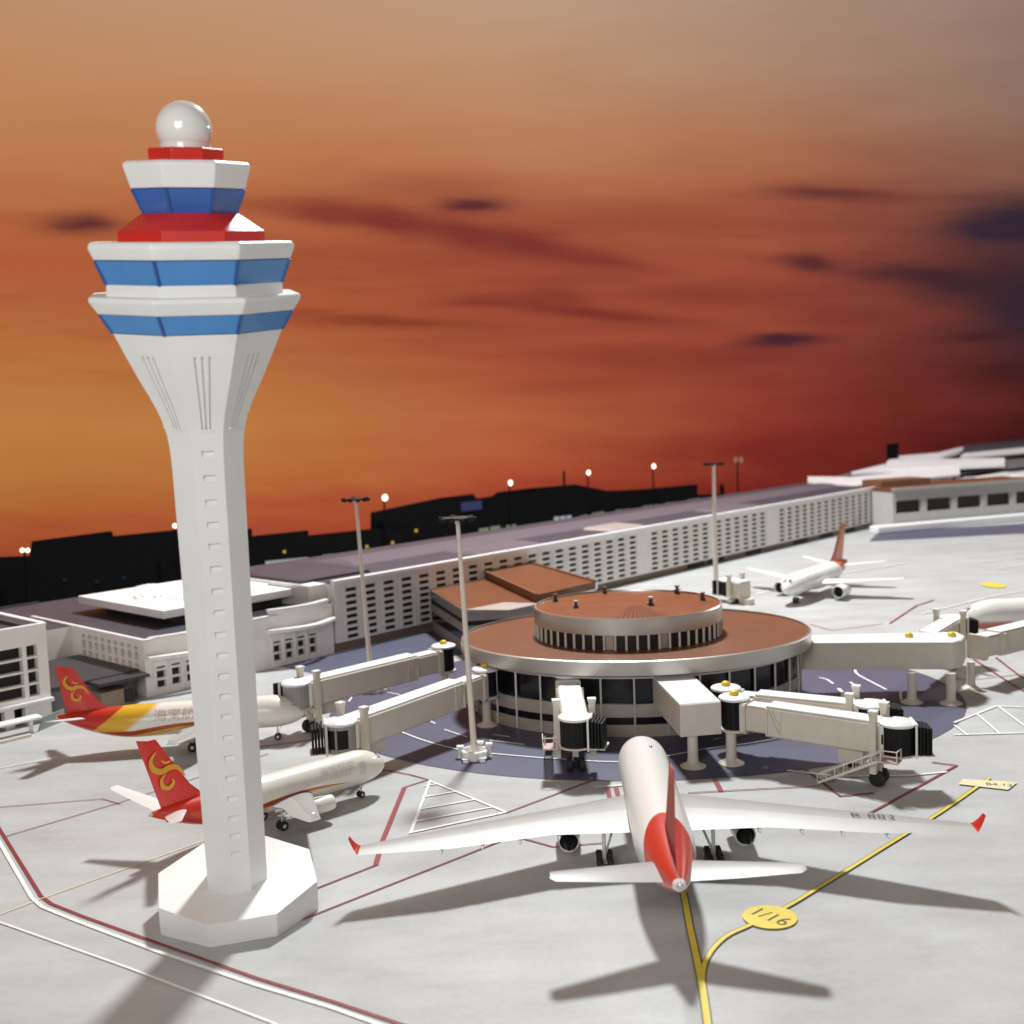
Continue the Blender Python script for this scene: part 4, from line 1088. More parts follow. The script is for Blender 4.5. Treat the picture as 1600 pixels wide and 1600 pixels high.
CABGREY = mat('cab_grey', (.30, .29, .27), .5, var=.06)
# front right trunk
q = lambda x, y, z: G(x, y, z)
ZT = 1.83
corridor('boxy cream corridor on two round columns jutting toward the near white airliner', [q(1010, 1048, ZT), q(1062, 1102, ZT), q(1127, 1097, ZT), q(1085, 1058, ZT), q(1062, 1044, ZT)], 1, ZB, ZT, [G(1083, 1198), G(1143, 1193)])
corridor('long cream corridor with rounded end reaching right from the round gate building', [q(1240, 1006, 1.9), q(1380, 1005, 1.9), q(1488, 1005, 1.9), q(1503, 1001, 1.9), q(1508, 994, 1.9), q(1496, 988, 1.9), q(1395, 990, 1.9), q(1240, 994, 1.9)], 1, 1.02, 1.9, [G(1425, 1098), G(1486, 1100)], [G(1420, 996, 1.9), G(1487, 995, 1.9)])
p0 = q(1147, 1092, 1.78); p1 = q(1452, 1136, 1.68)
bridge('cream jet bridge with white stair and black hood, nearest on the right side', p0, p1, .95, .86, hood=rad(28), stairs=-1, column=False, liftx=.76)
p0 = q(1134, 1076, 1.82); p1 = q(1400, 1103, 1.75)
bridge('cream jet bridge running alongside just behind the nearest right one', p0, p1, .97, .92, hood=rad(20), column=False, wide=.6, liftx=.76)
bridge('longest cream jet bridge on the left, reaching behind the control tower', q(693, 1010, 1.82), q(418, 1076, 1.72), .97, .88, hood=rad(-85), stairs=0, liftx=.79, shut=CABGREY)
bridge('cream jet bridge ending in a black cab window above the nearer yellow tailed airliner', q(758, 1046, 1.82), q(497, 1138, 1.66), .97, .82, hood=rad(-40), liftx=.82, shut=CABGREY, cabwin=(rad(-75), rad(-125)))
bridge('short jet bridge seen end on, pointing at the viewer left of the near white airliner', q(886, 1054, 1.85), q(905, 1150, 1.66), .98, .80, hood=rad(75), stairs=-1, liftx=.62, wide=.66)
bridge('cream jet bridge crossing the right edge from the rounded corridor end', q(1517, 992, 1.85), q(1680, 955, 1.8), .98, .95, column=True, liftx=.85, cap=False)
bridge('jet bridge pointing away from the rounded corridor, seen from behind with two posts', q(1432, 996, 1.88), q(1512, 950, 1.85), 1.0, 1.0, hood=rad(-55), column=False, liftx=.62, cap=False)
bridge('distant small white jet bridge with black wheels behind the round gate building', G(1172, 945), G(1136, 940), .3, .3, column=False, lift=True, cap=False, wide=.7, liftx=.6)

# ------------------------------------------------------------------ airliners
AIRF = [(1, 0), (.9, .012), (.75, .03), (.55, .048), (.35, .058), (.2, .055), (.1, .043), (.04, .028), (.01, .014), (0, 0), (.01, -.01), (.05, -.02), (.15, -.032), (.35, -.04), (.6, -.03), (.85, -.012)]
def wing_loft(mb, secs, mi=0, flap=None):
    """secs: (x of leading edge, y, z, chord, thickness factor, normal (ny, nz))"""
    rings = []
    for x, y, z, c_, th, (ny, nz) in secs:
        rings.append([(x - t * c_, y + ny * q * c_ * th * 1.6, z + nz * q * c_ * th * 1.6) for t, q in AIRF])
    k0 = len(mb.f)
    mb.loft(rings, mi)
    if flap is not None:
        n_ = len(AIRF)
        for k in range(len(secs) - 1):
            for i in range(n_):
                if AIRF[i][0] >= .5 and AIRF[(i + 1) % n_][0] >= .5: mb.m[k0 + k * n_ + i] = flap
def airliner(label, loc, heading, c):
    L, R, zc = c['L'], c['R'], c['zc']
    o = thing('airliner', label, 'airliner', loc, heading, c.get('group'))
    fm = c['fus']
    nose, tail = L / 2, -L / 2
    nl, tlen = c.get('nose_len', 2.4) * R, c.get('tail_len', 5.2) * R
    def rz(x):
        if x > nose - nl:
            t = (nose - x) / nl
            r = R * (1 - (1 - t) ** 2.1) ** .62
            dz = -.22 * R * (1 - t) ** 1.8
        elif x < tail + tlen:
            t = (x - tail) / tlen
            r = R * (.14 + .86 * (1 - (1 - t) ** 1.75))
            dz = (R - r) * .66
        else: r, dz = R, 0.
        return max(r, .004), zc + dz
    xs = [nose - nl * (i / 14) ** 1.8 for i in range(15)]
    xm = nose - nl; xt = tail + tlen
    xs += [xm + (xt - xm) * i / 6 for i in range(1, 7)] + [xt + (tail - xt) * i / 14 for i in range(1, 15)]
    n_ = 36
    def fp(x, a, off=0.):   # a measured from the top, positive to port (+y)
        r, z = rz(x); return (x, (r + off) * math.sin(a), z + (r + off) * math.cos(a))
    mb = MB(); mb.loft([[fp(x, 2 * math.pi * i / n_) for i in range(n_)] for x in xs]); mb.build('fuselage', fm, o, smooth=60)
    # cockpit glazing
    for sg in (-1, 1):
        mb = MB()
        grid = [[fp(nose - nl * f_, sg * a, .004) for a in aa] for f_, aa in ((.20, (.10, .35, .62)), (.27, (.10, .38, .72)), (.36, (.16, .45, .82)))]
        mb.loft(grid, caps=(False, False), close=False); mb.build('cockpit_window', GLASSDARK, o, smooth=60)
    mb = MB(); r, z = rz(tail); mb.loft([[(tail + .05, r * 1.02 * math.cos(t * math.pi / 8), z + r * 1.02 * math.sin(t * math.pi / 8)) for t in range(16)], [(tail - .06, r * .6 * math.cos(t * math.pi / 8), z + r * .6 * math.sin(t * math.pi / 8)) for t in range(16)]]); mb.build('exhaust_cone', c.get('cone', STEEL), o, smooth=60)
    # belly fairing
    mb = MB(); wx = c['wing_x']; cr = c['root']
    rg = []
    for i in range(11):
        t = i / 10; x = wx + .35 * cr - t * cr * 1.75
        k = math.sin(math.pi * t) ** .6
        rg.append([(x, 1.02 * R * (.3 + .72 * k) * math.cos(a), zc - .35 * R + R * .78 * (.35 + .65 * k) * math.sin(a)) for a in [math.pi + math.pi * j / 10 for j in range(11)]] + [(x, 0, zc - .3 * R)])
    mb.loft(rg); mb.build('belly_fairing', c['white'], o, smooth=60)
    half = c['span'] / 2
    for sg in (1, -1):
        nv = lambda a: (-math.sin(a) * sg, math.cos(a))
        zr = zc - .42 * R; dih = c['dih']; sw = c['sweep']
        secs = []
        yk = half * .36
        def le(y): return wx - (y - R * .5) * sw
        for y, ch in ((R * .35, cr * 1.04), (R, cr * .93), (yk, c['kink']), (half * .68, c['kink'] * .66 + c['tip'] * .34), (half * .97, c['tip'])):
            zz = zr + dih * (y - R) + c.get('flex', 0) * (max(0, y - R) / half) ** 2
            secs.append((le(y), sg * y, zz, ch, 1., nv(dih)))
        mb = MB(); wing_loft(mb, secs, 0, 1); w = mb.build('wing', [c['wing'], FLAPW], o, smooth=45)
        # winglet
        xe, ye, ze, ce = secs[-1][:4]; ye = abs(ye)
        ws_ = []
        hgt = c['winglet']
        for t in (0, .25, .5, .75, 1):
            ang = t * c.get('wl_ang', 1.15)
            ws_.append((xe - hgt * .9 * t ** 1.3, sg * (ye + hgt * (.55 * t)), ze + hgt * t ** 1.7, ce * (1 - .68 * t), .8, nv(ang)))
        mb = MB(); wing_loft(mb, ws_); mb.build('winglet', c['wingletm'], w, smooth=45)
        for k, yf in enumerate(c.get('fair', ())):
            y = half * yf
            # interpolate trailing edge
            for s0_, s1_ in zip(secs[:-1], secs[1:]):
                if abs(s0_[1]) <= y <= abs(s1_[1]):
                    t = (y - abs(s0_[1])) / (abs(s1_[1]) - abs(s0_[1]))
                    xl_, zz, ch = (s0_[i] + (s1_[i] - s0_[i]) * t for i in (0, 2, 3))
                    break
            xt_ = xl_ - ch
            mb = MB(); mb.loft([[(x, sg * y + .035 * r_ * math.cos(a), zz - .05 + dz + .05 * r_ * math.sin(a)) for a in [2 * math.pi * i / 8 for i in range(8)]] for x, r_, dz in ((xt_ + ch * .45, .3, .02), (xt_ + ch * .25, 1, 0), (xt_ + .02, 1, -.01), (xt_ - .08, .5, -.02), (xt_ - .11, .1, -.03))]); mb.build('flap_fairing', c['white'], w, smooth=60)
        # engine
        ye_ = half * c['eng_y']; xl_ = le(ye_); zz = zr + dih * (ye_ - R) + c.get('flex', 0) * (ye_ / half) ** 2
        er, el = c['eng_r'], c['eng_l']
        xe0 = xl_ + el * c.get('eng_f', .62); ze0 = zz - er * c.get('eng_d', 1.12)
        en = MB(); ring_ = lambda x, r_: [(x, sg * ye_ + r_ * math.cos(2 * math.pi * i / 24), ze0 + r_ * math.sin(2 * math.pi * i / 24)) for i in range(24)]
        en.loft([ring_(x, r_) for x, r_ in ((xe0 - el * .22, er * .82), (xe0 - .01, er * .84), (xe0, er * .9), (xe0 - .05, er * .97), (xe0 - el * .3, er), (xe0 - el * .7, er * .93), (xe0 - el, er * .8), (xe0 - el + .01, er * .72), (xe0 - el * .8, er * .7))], caps=(False, False))
        e_ = en.build('engine', c['engm'], o, smooth=50)
        mb = MB(); mb.loft([ring_(xe0 - el * .2, er * .84), ring_(xe0 - el * .19, er * .2), ring_(xe0 - el * .08, .01)]); mb.build('fan', BLACK, e_, smooth=60)
        mb = MB(); mb.loft([ring_(xe0 - el * .8, er * .74), ring_(xe0 - el * .97, er * .70), ring_(xe0 - el * .99, er * .5), ring_(xe0 - el * 1.15, er * .33), ring_(xe0 - el * 1.3, er * .05)]); mb.build('exhaust', BLACK, e_, smooth=60)
        mb = MB(); mb.loft([[(x, sg * ye_ + dy, z) for dy in (-.03, .03) for z in ((z0, z1) if dy < 0 else (z1, z0))] for x, z0, z1 in ((xe0 - el * .25, ze0 + er * .9, ze0 + er * 1.02), (xe0 - el * .6, ze0 + er * .85, zz + .01), (xe0 - el * 1.05, ze0 + er * .85, zz))]); mb.build('pylon', c['white'], e_)
    # tail
    xf = tail + c['fin_x']; fh = c['fin_h']; fc = c['fin_c']
    r, z = rz(xf - fc * .5)
    mb = MB(); rings = []
    for t in (-.2, 0, .25, .5, .75, .96, 1.):
        x = xf - c['fin_sweep'] * fh * max(t, -.1) + (.55 * fc * max(0, .14 - t) * 2.2 if t < .14 else 0); ch = fc * (1 - .58 * max(0, t)) + (.55 * fc * max(0, .14 - t) * 2.2 if t < .14 else 0)
        zz = z + r * .75 + fh * t
        k = .55 if t >= .99 else .5 if t < .1 else 1
        rings.append([(x - tt * ch, q * ch * .62 * k, zz - (.06 * fh * (1 - tt) if t >= .99 else 0)) for tt, q in AIRF])
    mb.loft(rings); fin = mb.build('tail_fin', c['finm'], o, smooth=45)
    for sg in (1, -1):
        mb = MB(); y0 = r * .2; hs = c['hs'] / 2
        x0 = tail + c['hs_x']; sw = c['hs_sweep']; zz = z + r * .2
        secs = [(x0 - (y - y0) * sw, sg * y, zz + c.get('hs_dih', .12) * (y - y0), ch, .9, (-c.get('hs_dih', .12) * sg, 1)) for y, ch in ((y0, c['hs_c']), (hs * .5, c['hs_c'] * .75), (hs * .95, c['hs_c'] * .46), (hs, c['hs_c'] * .3))]
        wing_loft(mb, secs); mb.build('tailplane', c['hsm'], o, smooth=45)
    # landing gear
    def gear(name, x, y, wr, pairs, zt):
        mb = MB(); mb.tube([(x, y, wr), (x, y, zt)], wr * .22, 8); mb.bar((x, y, wr * 1.6), (x + wr * 1.5, y * .8, zt), wr * .2, wr * .2); mb.bar((x, y - .5 * wr, wr), (x, y + .5 * wr, wr), wr * .3, wr * .3); g = mb.build(name, HUB, o)
        for dx in pairs:
            for s_ in (-1, 1):
                yy = y + s_ * wr * .62
                w_ = MB(); w_.loft([[(x + dx * wr + r_ * math.cos(2 * math.pi * i / 20), yy + q_, wr + r_ * math.sin(2 * math.pi * i / 20)) for i in range(20)] for r_, q_ in ((wr * .75, -wr * .36), (wr, -wr * .24), (wr, wr * .24), (wr * .75, wr * .36))])
                t_ = w_.build('wheel', RUBBERTYRE, g, smooth=40)
                h_ = MB(); h_.loft([[(x + dx * wr + wr * .42 * math.cos(2 * math.pi * i / 14), yy + s_ * wr * k, wr + wr * .42 * math.sin(2 * math.pi * i / 14)) for i in range(14)] for k in (.3, .385)]); h_.build('hub', HUB, g)
    gear('nose_gear', nose - c['ng'], 0, c['wr'] * .75, (0,), zc - R * .8)
    for sg in (1, -1): gear('main_gear', wx - c['mg'], sg * c['track'] / 2, c['wr'], c['pairs'], zc - R * .4)
    return o, fp, fin

def white_mat(nm, col=(.8, .79, .77)): return mat(nm, col, .3, var=.02, coat=.25)
PW = white_mat('aircraft_white')
FLAPW = mat('flap_white', (.44, .44, .425), .4, var=.03)
WINGW = mat('wing_grey_white', (.36, .36, .355), .4, var=.03)
def livery(nm, L, fn):
    m = bpy.data.materials.new(nm); m.use_nodes = True
    nt = m.node_tree; b = nt.nodes['Principled BSDF']; n = NX(nt)
    x, y, z, o = n.xyz()
    nt.links.new(fn(n, x, y, z), b.inputs['Base Color'])
    b.inputs['Roughness'].default_value = .3; b.inputs['Coat Weight'].default_value = .25; b.inputs['Coat Roughness'].default_value = .1
    return m
RC_ = (.56, .035, .02); WC = (.8, .79, .77); YC = (.75, .42, .03)

# --- near white airliner seen from behind
tailp = G(1068, 1388, 1.45); nosep = G(1016, 1139, 1.72)
hd = math.atan2(nosep.y + .5 - tailp.y, nosep.x - tailp.x)
Ln = (Vector((nosep.x, nosep.y + .5)) - tailp.xy).length
cen = (Vector((nosep.x, nosep.y + .5)) + tailp.xy) / 2 + Vector((-.14, 0))
zc1, R1 = 1.13, .615
def liv1(n, x, y, z):
    # red patch over the tail, its point reaching forward along the top
    k = n.m('SUBTRACT', n.m('MULTIPLY', n.m('SUBTRACT', z, zc1), 2.3), n.m('MULTIPLY', n.m('MULTIPLY', y, y), .9))
    q = n.m('SUBTRACT', x, k)
    a = n.m('SUBTRACT', 1., n.step(q, -Ln / 2 + 1.55, .04))
    b2 = n.step(x, -Ln / 2 + .14, .04)
    return n.mix(n.m('MULTIPLY', a, b2), (.8, .8, .79), RC_)
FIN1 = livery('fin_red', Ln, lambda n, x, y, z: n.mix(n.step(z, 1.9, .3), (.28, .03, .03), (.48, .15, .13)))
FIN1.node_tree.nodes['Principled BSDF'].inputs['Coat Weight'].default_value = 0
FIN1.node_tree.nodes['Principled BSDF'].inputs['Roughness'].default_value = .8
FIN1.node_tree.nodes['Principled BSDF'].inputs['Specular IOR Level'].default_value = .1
cfg1 = dict(L=Ln, R=R1, zc=zc1, span=12.9, wing_x=1.75, root=2.3, kink=1.42, tip=.5, sweep=.53, dih=.046, flex=.0, winglet=.33, wingletm=RED, wing=WINGW, white=PW, fus=livery('near_airliner_livery', Ln, liv1),
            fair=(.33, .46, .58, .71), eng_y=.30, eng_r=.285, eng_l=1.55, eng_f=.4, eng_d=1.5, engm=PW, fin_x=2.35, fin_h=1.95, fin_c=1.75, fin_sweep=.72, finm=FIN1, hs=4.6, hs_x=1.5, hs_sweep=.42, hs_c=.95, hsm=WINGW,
            ng=1.35, wr=.19, mg=2.2, track=2.35, pairs=(-1.1, 1.1), tail_len=4.9, group=None)
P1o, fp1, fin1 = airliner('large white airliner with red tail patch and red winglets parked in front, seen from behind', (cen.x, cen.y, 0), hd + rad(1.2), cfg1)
P1o.rotation_euler = (rad(-.8), 0, hd + rad(1.2))
v, f = text_verts('B-883', .30)
# registration on the starboard (right) wing upper surface
h1_ = hd + rad(1.2); ch_, sh_ = math.cos(h1_), math.sin(h1_)
best = None
for iy in range(60):
    for ic in range(20):
        yy = 1.5 + iy * .08; xx = 1.75 - (yy - R1 * .5) * .53 - .42 - ic * .03
        zz = zc1 - .42 * R1 + .046 * (yy - R1) + .1
        pxy = proj((cen.x + xx * ch_ + yy * sh_, cen.y + xx * sh_ - yy * ch_, zz))
        e_ = abs(pxy[0] - 1362) + abs(pxy[1] - 1262)
        if best is None or e_ < best[0]: best = (e_, xx, yy)
_, gx, gy = best
vv = []
for x, y, _ in v:
    yy = gy + x * 1.2; xx = gx - x * .45 + y * .8
    tt = (1.75 - (yy - R1 * .5) * .53 - xx) / 1.3
    vv.append((xx, -yy, zc1 - .42 * R1 + .046 * (yy - R1) + 1.3 * 1.6 * (.058 if .15 < tt < .6 else .045) + .012))
raw('registration', vv, f, INKDARK, P1o)
mb = MB(); mb.lathe([(.10, 0), (.06, .05), (.01, .06)], n=10)
ant = mb.build('antenna', STEEL, P1o); p_ = fp1(Ln / 2 - 2.0, -.25); ant.location = (p_[0], p_[1], p_[2] - .01); ant.scale = (1, .5, 1)

# --- red and yellow tailed airliners on the left
def livH(L, R, zc, q0, q1, band=True):
    def fn(n, x, y, z):
        q = n.m('SUBTRACT', x, n.m('MULTIPLY', n.m('SUBTRACT', z, zc), 1.35))
        c = n.mix(n.step(q, -L / 2 + L * q0, .06), RC_, YC)
        c = n.mix(n.step(q, -L / 2 + L * q1, .22), c, (.8, .77, .70))
        if band:
            s = n.m('DIVIDE', n.m('SUBTRACT', x, -L * .2), L * .5, clamp=True)
            zb_ = n.m('ADD', zc - .75 * R, n.m('MULTIPLY', n.m('SINE', n.m('MULTIPLY', s, 2.6)), R * .52))
            d_ = n.m('SUBTRACT', z, zb_)
            wd = n.m('MULTIPLY', n.m('SUBTRACT', 1.02, s), R * .34)
            up_ = n.m('MULTIPLY', n.m('GREATER_THAN', d_, 0.), n.m('LESS_THAN', d_, wd))
            dn_ = n.m('MULTIPLY', n.m('LESS_THAN', d_, 0.), n.m('GREATER_THAN', n.m('ADD', d_, wd), 0.))
            fr = n.m('MULTIPLY', n.m('LESS_THAN', s, .98), n.step(q, -L / 2 + L * (q0 + .02), .1))
            c = n.mix(n.m('MULTIPLY', up_, fr), c, (.45, .07, .02))
            c = n.mix(n.m('MULTIPLY', dn_, fr), c, (.75, .45, .08))
        return c
    return livery('red_yellow_livery', L, fn)
EMB = mat('emblem_yellow', (.62, .33, .03), .5, var=.05)
def swirl(fin, xf, zf, s, y):
    """yellow scroll emblem laid on both sides of a tail fin"""
    def stroke(mb, pts, w, sg):
        P = [Vector(p) for p in smooth_px(pts, 7)]
        n = len(P); L_, R_ = [], []
        for i, p in enumerate(P):
            d = (P[min(i + 1, n - 1)] - P[max(i - 1, 0)]).normalized(); t = i / (n - 1)
            ww = w * (math.sin(math.pi * min(1, max(0, t * .94 + .03))) ** .75)
            nn = Vector((-d.y, d.x)) * ww
            L_.append((xf + s * (p + nn).x, sg * y, zf + s * (p + nn).y)); R_.append((xf + s * (p - nn).x, sg * y, zf + s * (p - nn).y))
        for i in range(n - 1): mb.face([L_[i], L_[i + 1], R_[i + 1], R_[i]])
    for sg in (1, -1):
        mb = MB()
        stroke(mb, [(-.35, 1.0), (-.62, .62), (-.5, .2), (-.1, -.02), (.35, .1), (.75, -.02), (1.1, -.5)], .15, sg)
        stroke(mb, [(.1, -.2), (-.12, -.42), (-.08, -.78), (.22, -.92), (.48, -.72), (.42, -.5)], .11, sg)
        stroke(mb, [(-.1, .55), (.15, .38), (.42, .42)], .07, sg)
        mb.build('tail_emblem', EMB, fin)
def wrap_text(o, fp, s, size, x0, a0, side, R, m):
    v, f = text_verts(s, size)
    vv = []
    for x, y, _ in v:
        a = side * (a0 - y / R)
        xx = x0 + (-x if side > 0 else x)
        vv.append(fp(xx, a, .006))
    raw('fuselage_lettering', vv, f, m, o)
def hai(label, nose, tail, R, zc, q0, q1, span, finh, wx=.13, hsf=.6, wl=.55, text=True):
    L = (nose - tail).length; c = (nose + tail) / 2; hd = math.atan2((nose - tail).y, (nose - tail).x)
    cfg = dict(L=L, R=R, zc=zc, span=span, wing_x=L * wx, root=L * .2, kink=L * .135, tip=L * .05, sweep=.5, dih=.07, winglet=R * wl, wingletm=PW, wing=WINGW, white=PW, fus=livH(L, R, zc, q0, q1),
               fair=(.3, .45, .6), eng_y=.33, eng_r=R * .46, eng_l=R * 1.9, engm=livery('engine_white_orange', L, lambda n, x, y, z: n.mix(n.step(x, L * wx - span * .165 * .46 + R * .0, .05), (.55, .15, .05), (.8, .78, .74))),
               fin_x=L * .19, fin_h=finh, fin_c=L * .155, fin_sweep=.62, finm=RED, hs=span * hsf, hs_x=L * .13, hs_sweep=.55, hs_dih=.24, hs_c=L * .09, hsm=PW, ng=L * .12, wr=R * .27, mg=L * .16, track=R * 2.3, pairs=(0,), nose_len=2.2, tail_len=4.6, group=None)
    o, fp, fin = airliner(label, (c.x, c.y, 0), hd, cfg)
    r = R * .5
    swirl(fin, -L / 2 + L * .19 - .62 * finh * .52 - L * .055, zc + R * .8 + finh * .50, finh * .27, L * .155 * .05 + .012)
    return o, fp, L
o, fp, L = hai('red finned airliner with yellow scroll and orange stripe, just behind the control tower base', G(599, 1183, .9).xy, G(238, 1279, 1.0).xy, .44, .84, .24, .32, 5.0, 1.72, .13, .68)
wrap_text(o, fp, '海南航空', .26, L * .24, 1.02, -1, .44, INK)
wrap_text(o, fp, 'HAINAN AIRLINES', .17, L * .19, 1.42, -1, .44, INK)
mb = MB(); mb.loft([[fp(L / 2 - .95 + dx, -a, .004) for a in (1.0, 1.25, 1.5, 1.75)] for dx in (-.1, .1)], caps=(False, False), close=False); mb.build('cabin_door', mat('door_cream', (.7, .66, .6), .35, var=.02), o, smooth=60)
o, fp, L = hai('red finned airliner with broad yellow tail band, farther left behind the tower shaft', G(477, 1108, .9).xy, G(92, 1128, 1.05).xy, .50, .92, .17, .31, 5.6, 1.5, .2, .5, .3)
wrap_text(o, fp, '海南航空', .42, L * .0, 1.15, -1, .5, mat('lettering_red', (.66, .45, .40), .5, var=0))

# --- small far airliner with an orange red fin
nose = G(1226, 922, .85).xy; tail = G(1322, 884, 1.0).xy
L3 = (nose - tail).length; c3 = (nose + tail) / 2
def liv3(n, x, y, z):
    q = n.m('SUBTRACT', x, n.m('MULTIPLY', n.m('SUBTRACT', z, .9), .9))
    return n.mix(n.step(q, -L3 / 2 + L3 * .2, .08), (.55, .10, .03), (.8, .8, .79))
cfg3 = dict(cfg1); cfg3.update(eng_f=.62, eng_d=1.12, dih=.055, wing=PW, hsm=PW, L=L3, R=.55, zc=.98, span=8.6, wing_x=L3 * .13, root=2.0, kink=1.2, tip=.42, sweep=.42, flex=.1, winglet=.12, wingletm=PW, fus=livery('far_airliner_livery', L3, liv3), eng_r=.33, eng_l=1.1, eng_y=.36, fin_x=2.1, fin_h=2.0, fin_c=1.6,
    finm=livery('far_fin', L3, lambda n, x, y, z: n.mix(n.step(z, 2.0, .6), (.55, .08, .03), (.45, .14, .03))), hs=4.6, hs_x=1.3, hs_c=.85, fair=(), ng=1.3, wr=.2, mg=1.3, track=1.9, pairs=(0,), tail_len=4.6, group=None)
o, fp, _ = airliner('small white airliner with orange red fin alone on the far apron, facing the gate building', (c3.x, c3.y, 0), math.atan2((nose - tail).y, (nose - tail).x), cfg3)
wrap_text(o, fp, 'HAINAN', .42, L3 * .2, 1.0, 1, .55, INK)

# --- airliner cut by the right edge
n4 = G(1498, 966, 1.0).xy; d4 = Vector((.97, .02)).normalized()
L4 = 9.; c4 = n4 + d4 * L4 / 2
cfg4 = dict(cfg1); cfg4.update(eng_f=.62, eng_d=1.12, sweep=.4, wing=PW, L=L4, R=.62, zc=1.1, span=8.5, wing_x=.4, root=1.8, kink=1.1, tip=.4, fus=livery('edge_airliner_livery', L4, lambda n, x, y, z: n.mix(n.m('MULTIPLY', n.m('SUBTRACT', 1., n.step(z, .92, .12)), n.step(x, L4 / 2 - 2.0, .3)), (.8, .79, .77), (.45, .2, .15))), winglet=.2, wingletm=PW, finm=RED, fair=(), pairs=(0,), tail_len=4.6, group=None)
airliner('white airliner cut off by the right edge, nose at the two posted jet bridge', (c4.x, c4.y, 0), math.atan2(-d4.y, -d4.x), cfg4)

# ------------------------------------------------------------------ far right: second pier and roofs beyond
a = G(1402, 830).xy; b = G(1640, 809).xy; d = (b - a); Lp = d.length; an = math.atan2(d.y, d.x)
PIER = thing('far_pier', 'far grey pier building with five dark windows and an orange roof at the right', 'pier building', (a.x, a.y, 0), an)
zt = HT(a, 768) 
w = MB(); bk = []
us_ = [0, .3]; k = (Lp - .3) / 5
for i in range(5): us_ += [.3 + i * k + k * .82, .3 + (i + 1) * k]
us_ = sorted(set(round(x, 3) for x in us_))
gc = [i for i in range(len(us_) - 1) if abs(us_[i + 1] - us_[i] - k * .82) < 2e-3]
w.panel(lambda u, v: (u, .5, v), lambda u, v: (0, 1, 0), us_, [0, zt * .42, zt * .74, zt], {(i, 1): .3 for i in gc}, back=bk)
w.face([(0, .5, 0), (0, 5, 0), (0, 5, zt), (0, .5, zt)])
w.build('wall', mat('pier_grey', (.5, .49, .48), .5, var=.04), PIER); panes(PIER, bk, m=mat('brown_glass', (.02, .016, .013), .3, var=.1))
mb = MB(); mb.box(-.1, Lp, .2, .55, zt, zt + .22); mb.build('fascia', STEEL, PIER, bevel=.03)
mb = MB(); mb.box(-.1, Lp, .55, 5, zt, zt + .12); mb.build('roof', RUST, PIER)
mb = MB(); mb.box(.6, 5.2, 2.5, 4.8, zt + .12, zt + .62); mb.build('rooftop_block', RUSTDARK, PIER, bevel=.03)
mb = MB(); mb.loft([[(-2.3, -.7, 0), (-2.3, .3, 0), (-2.3, .3, .55), (-2.3, -.7, .55)], [(Lp, -.7, 0), (Lp, .3, 0), (Lp, .3, .55), (Lp, -.7, .55)]]); mb.build('white_base', ROOFWHITE, PIER, bevel=.12, seg=3)

a = TW(62, 4.5); zf = 3.2
FAR = thing('far_terminal', 'far white terminal with layered curved roofs along the top right', 'terminal', (a.x, a.y, 0), rad(52))
a2 = TW(50, 9.2)
def swept(name, pts, m, bevel=.05):
    """low slab given by its image outline at a given height"""
    mb = MB(); loc = FAR.matrix_world
    mb.loft([[(*p.xy, z0) for p, z0, z1 in pts], [(*p.xy, z1) for p, z0, z1 in pts]])
    o = mb.build(name, m, FAR, bevel=bevel); o.matrix_parent_inverse = (Matrix.Translation(FAR.location) @ Matrix.Rotation(rad(52), 4, 'Z')).inverted()
    return o
def slab(name, px, z0, z1, m): return swept(name, [(G(x, y, z1), z0, z1) for x, y in px], m)
FARW = mat('far_white', (.78, .76, .78), .5, var=.05)
slab('roof_deck', [(1262, 756), (1410, 748), (1640, 724), (1640, 682), (1500, 700), (1380, 724)], 2.75, 2.9, mat('far_deck', (.16, .155, .165), .5, var=.1))
slab('front_roof', [(1262, 752), (1340, 757), (1420, 749), (1500, 740), (1500, 733), (1400, 738), (1330, 745), (1262, 744)], 3.0, 3.2, FARW)
slab('middle_roof', [(1330, 737), (1400, 732), (1570, 724), (1570, 715), (1470, 717), (1395, 722)], 3.2, 3.55, FARW)
slab('upper_roof', [(1385, 722), (1465, 714), (1510, 702), (1510, 696), (1465, 707), (1393, 713)], 3.5, 3.85, FARW)
slab('back_roof', [(1500, 713), (1640, 701), (1640, 693), (1510, 704)], 3.4, 3.7, FARW)
slab('dark_roof', [(1505, 703), (1640, 690), (1640, 674), (1560, 682), (1507, 694)], 3.75, 4.05, SLATE)
slab('side_hall', [(1484, 758), (1640, 745), (1640, 726), (1500, 738)], .5, 2.5, mat('far_hall', (.42, .41, .42), .5, var=.08))
for i in range(7):
    p = G(1568 + i * 6.5, 722 - i * .8, 2.62)
    mb = MB(); mb.box(p.x - .25, p.x + .25, p.y - .2, p.y + .2, 2.6, 3.3); o = mb.build('roof_fin', mat('fin_grey', (.3, .3, .26), .5, var=.05) if i == 0 else bpy.data.materials['fin_grey'], FAR)
    o.matrix_parent_inverse = (Matrix.Translation(FAR.location) @ Matrix.Rotation(rad(52), 4, 'Z')).inverted()
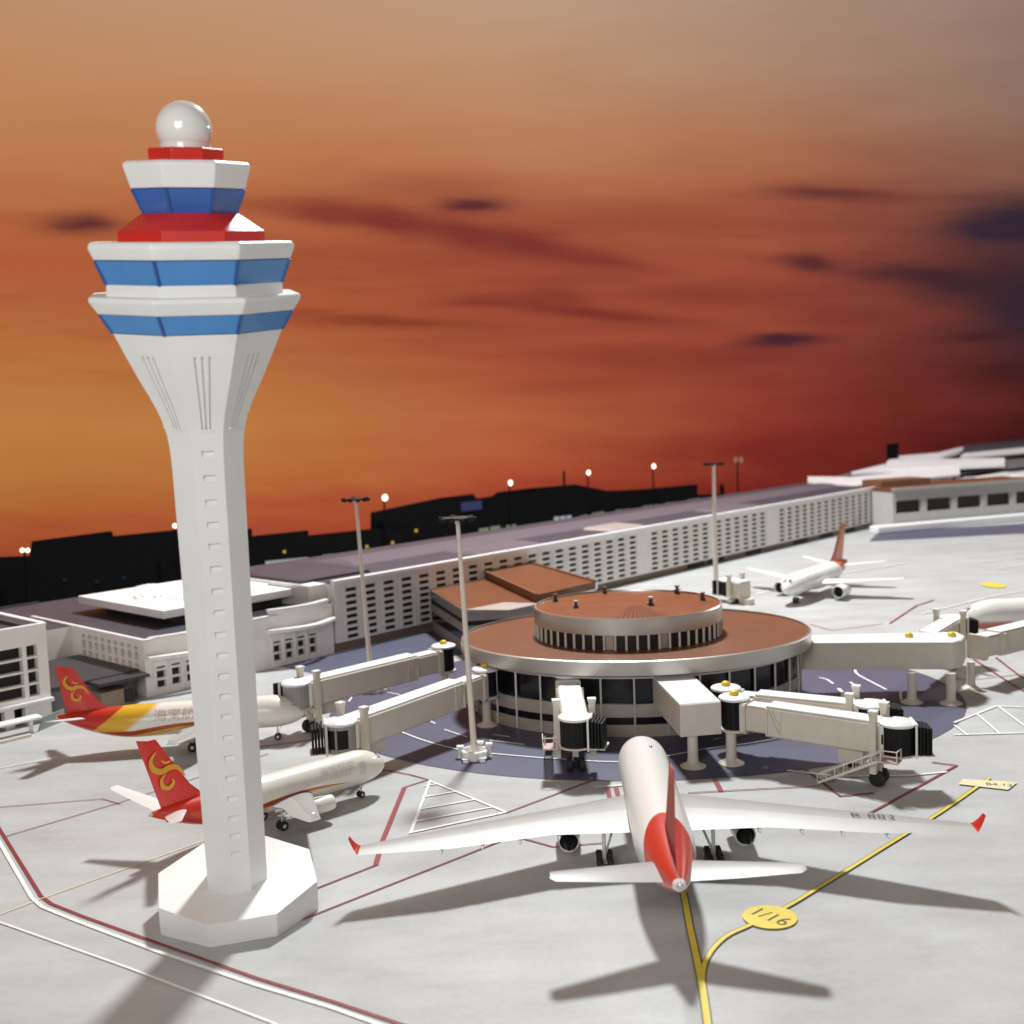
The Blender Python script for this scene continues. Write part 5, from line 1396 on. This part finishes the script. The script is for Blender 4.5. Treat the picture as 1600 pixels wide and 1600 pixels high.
# two white noses of airliners beyond the pier
for (x, y), lab in (((1528, 752), 'tiny white airliner nose above the far pier roof, left one'), ((1582, 748), 'tiny white airliner nose above the far pier roof at the right edge')):
    p = G(x, y, 2.6)
    o = thing('distant_airliner', lab, 'airliner', (p.x, p.y, 0), rad(225), 'distant airliners beyond the pier')
    mb = MB(); mb.loft([[(q, r_ * math.cos(a_), 2.4 + r_ * math.sin(a_)) for a_ in [2 * math.pi * i / 20 for i in range(20)]] for q, r_ in ((1.1, .02), (.95, .3), (.6, .5), (0, .62), (-6, .62), (-8, .3))]); mb.build('fuselage', PW, o, smooth=60)
    mb = MB(); mb.box(-3, -2.6, -.1, .1, 0, 2.0); mb.box(.0, .2, -.1, .1, 0, 2.0); mb.build('landing_gear', HUB, o)
    mb = MB(); wing_loft(mb, [(-2, -4.5, 2.4, .6, 1, (0, 1)), (0, 0, 2.1, 1.8, 1, (0, 1)), (-2, 4.5, 2.4, .6, 1, (0, 1))]); mb.build('wing', WINGW, o, smooth=45)

# ------------------------------------------------------------------ light, world, camera
def area(name, loc, tgt, size, power, col, size_y=None):
    l = bpy.data.lights.new(name, 'AREA'); l.energy = power; l.color = col; l.size = size
    if size_y: l.shape = 'RECTANGLE'; l.size_y = size_y
    o = bpy.data.objects.new(name, l); COL.objects.link(o); o.location = loc
    o.rotation_euler = (Vector(tgt) - Vector(loc)).to_track_quat('-Z', 'Y').to_euler()
    return o
def spot(name, loc, tgt, power, col, r, ang):
    l = bpy.data.lights.new(name, 'SPOT'); l.energy = power; l.color = col; l.shadow_soft_size = r; l.spot_size = rad(ang); l.spot_blend = .35
    o = bpy.data.objects.new(name, l); COL.objects.link(o); o.location = loc
    o.rotation_euler = (Vector(tgt) - Vector(loc)).to_track_quat('-Z', 'Y').to_euler()
    return o
def lamp(name, loc, power, col, r):
    l = bpy.data.lights.new(name, 'POINT'); l.energy = power; l.color = col; l.shadow_soft_size = r
    o = bpy.data.objects.new(name, l); COL.objects.link(o); o.location = loc
    return o
lamp('key_lamp', (3.5, 60, 50), 182000, (.98, 1., .99), 2.9)
lamp('far_lamp', (66, 96, 40), 42000, (1., 1., 1.), 2.)
area('room_lamp', (-8, -5, 17), (-2, 30, 3), 12, 4600, (1, 1., .985))
wd = bpy.data.worlds.new('World'); SC.world = wd; wd.use_nodes = True
wd.node_tree.nodes['Background'].inputs['Color'].default_value = (1, .78, .57, 1)
wd.node_tree.nodes['Background'].inputs['Strength'].default_value = .115

cam = bpy.data.cameras.new('camera'); co = bpy.data.objects.new('camera', cam); COL.objects.link(co)
cam.sensor_width = 36; cam.lens = F / 1600 * 36
cam.clip_start = .1; cam.clip_end = 1000
Rm = Matrix((RT, UP, -FW)).transposed()
co.matrix_world = Matrix.Translation((0, 0, H)) @ Rm.to_4x4()
cam.dof.use_dof = True; cam.dof.focus_distance = 27.; cam.dof.aperture_fstop = .34
SC.camera = co
SC.view_settings.view_transform = 'Standard'; SC.view_settings.look = 'None'
SC.view_settings.exposure = 0; SC.view_settings.gamma = 1; SC.view_settings.use_curve_mapping = False
SC.cycles.use_denoising = True
SC.cycles.max_bounces = 6
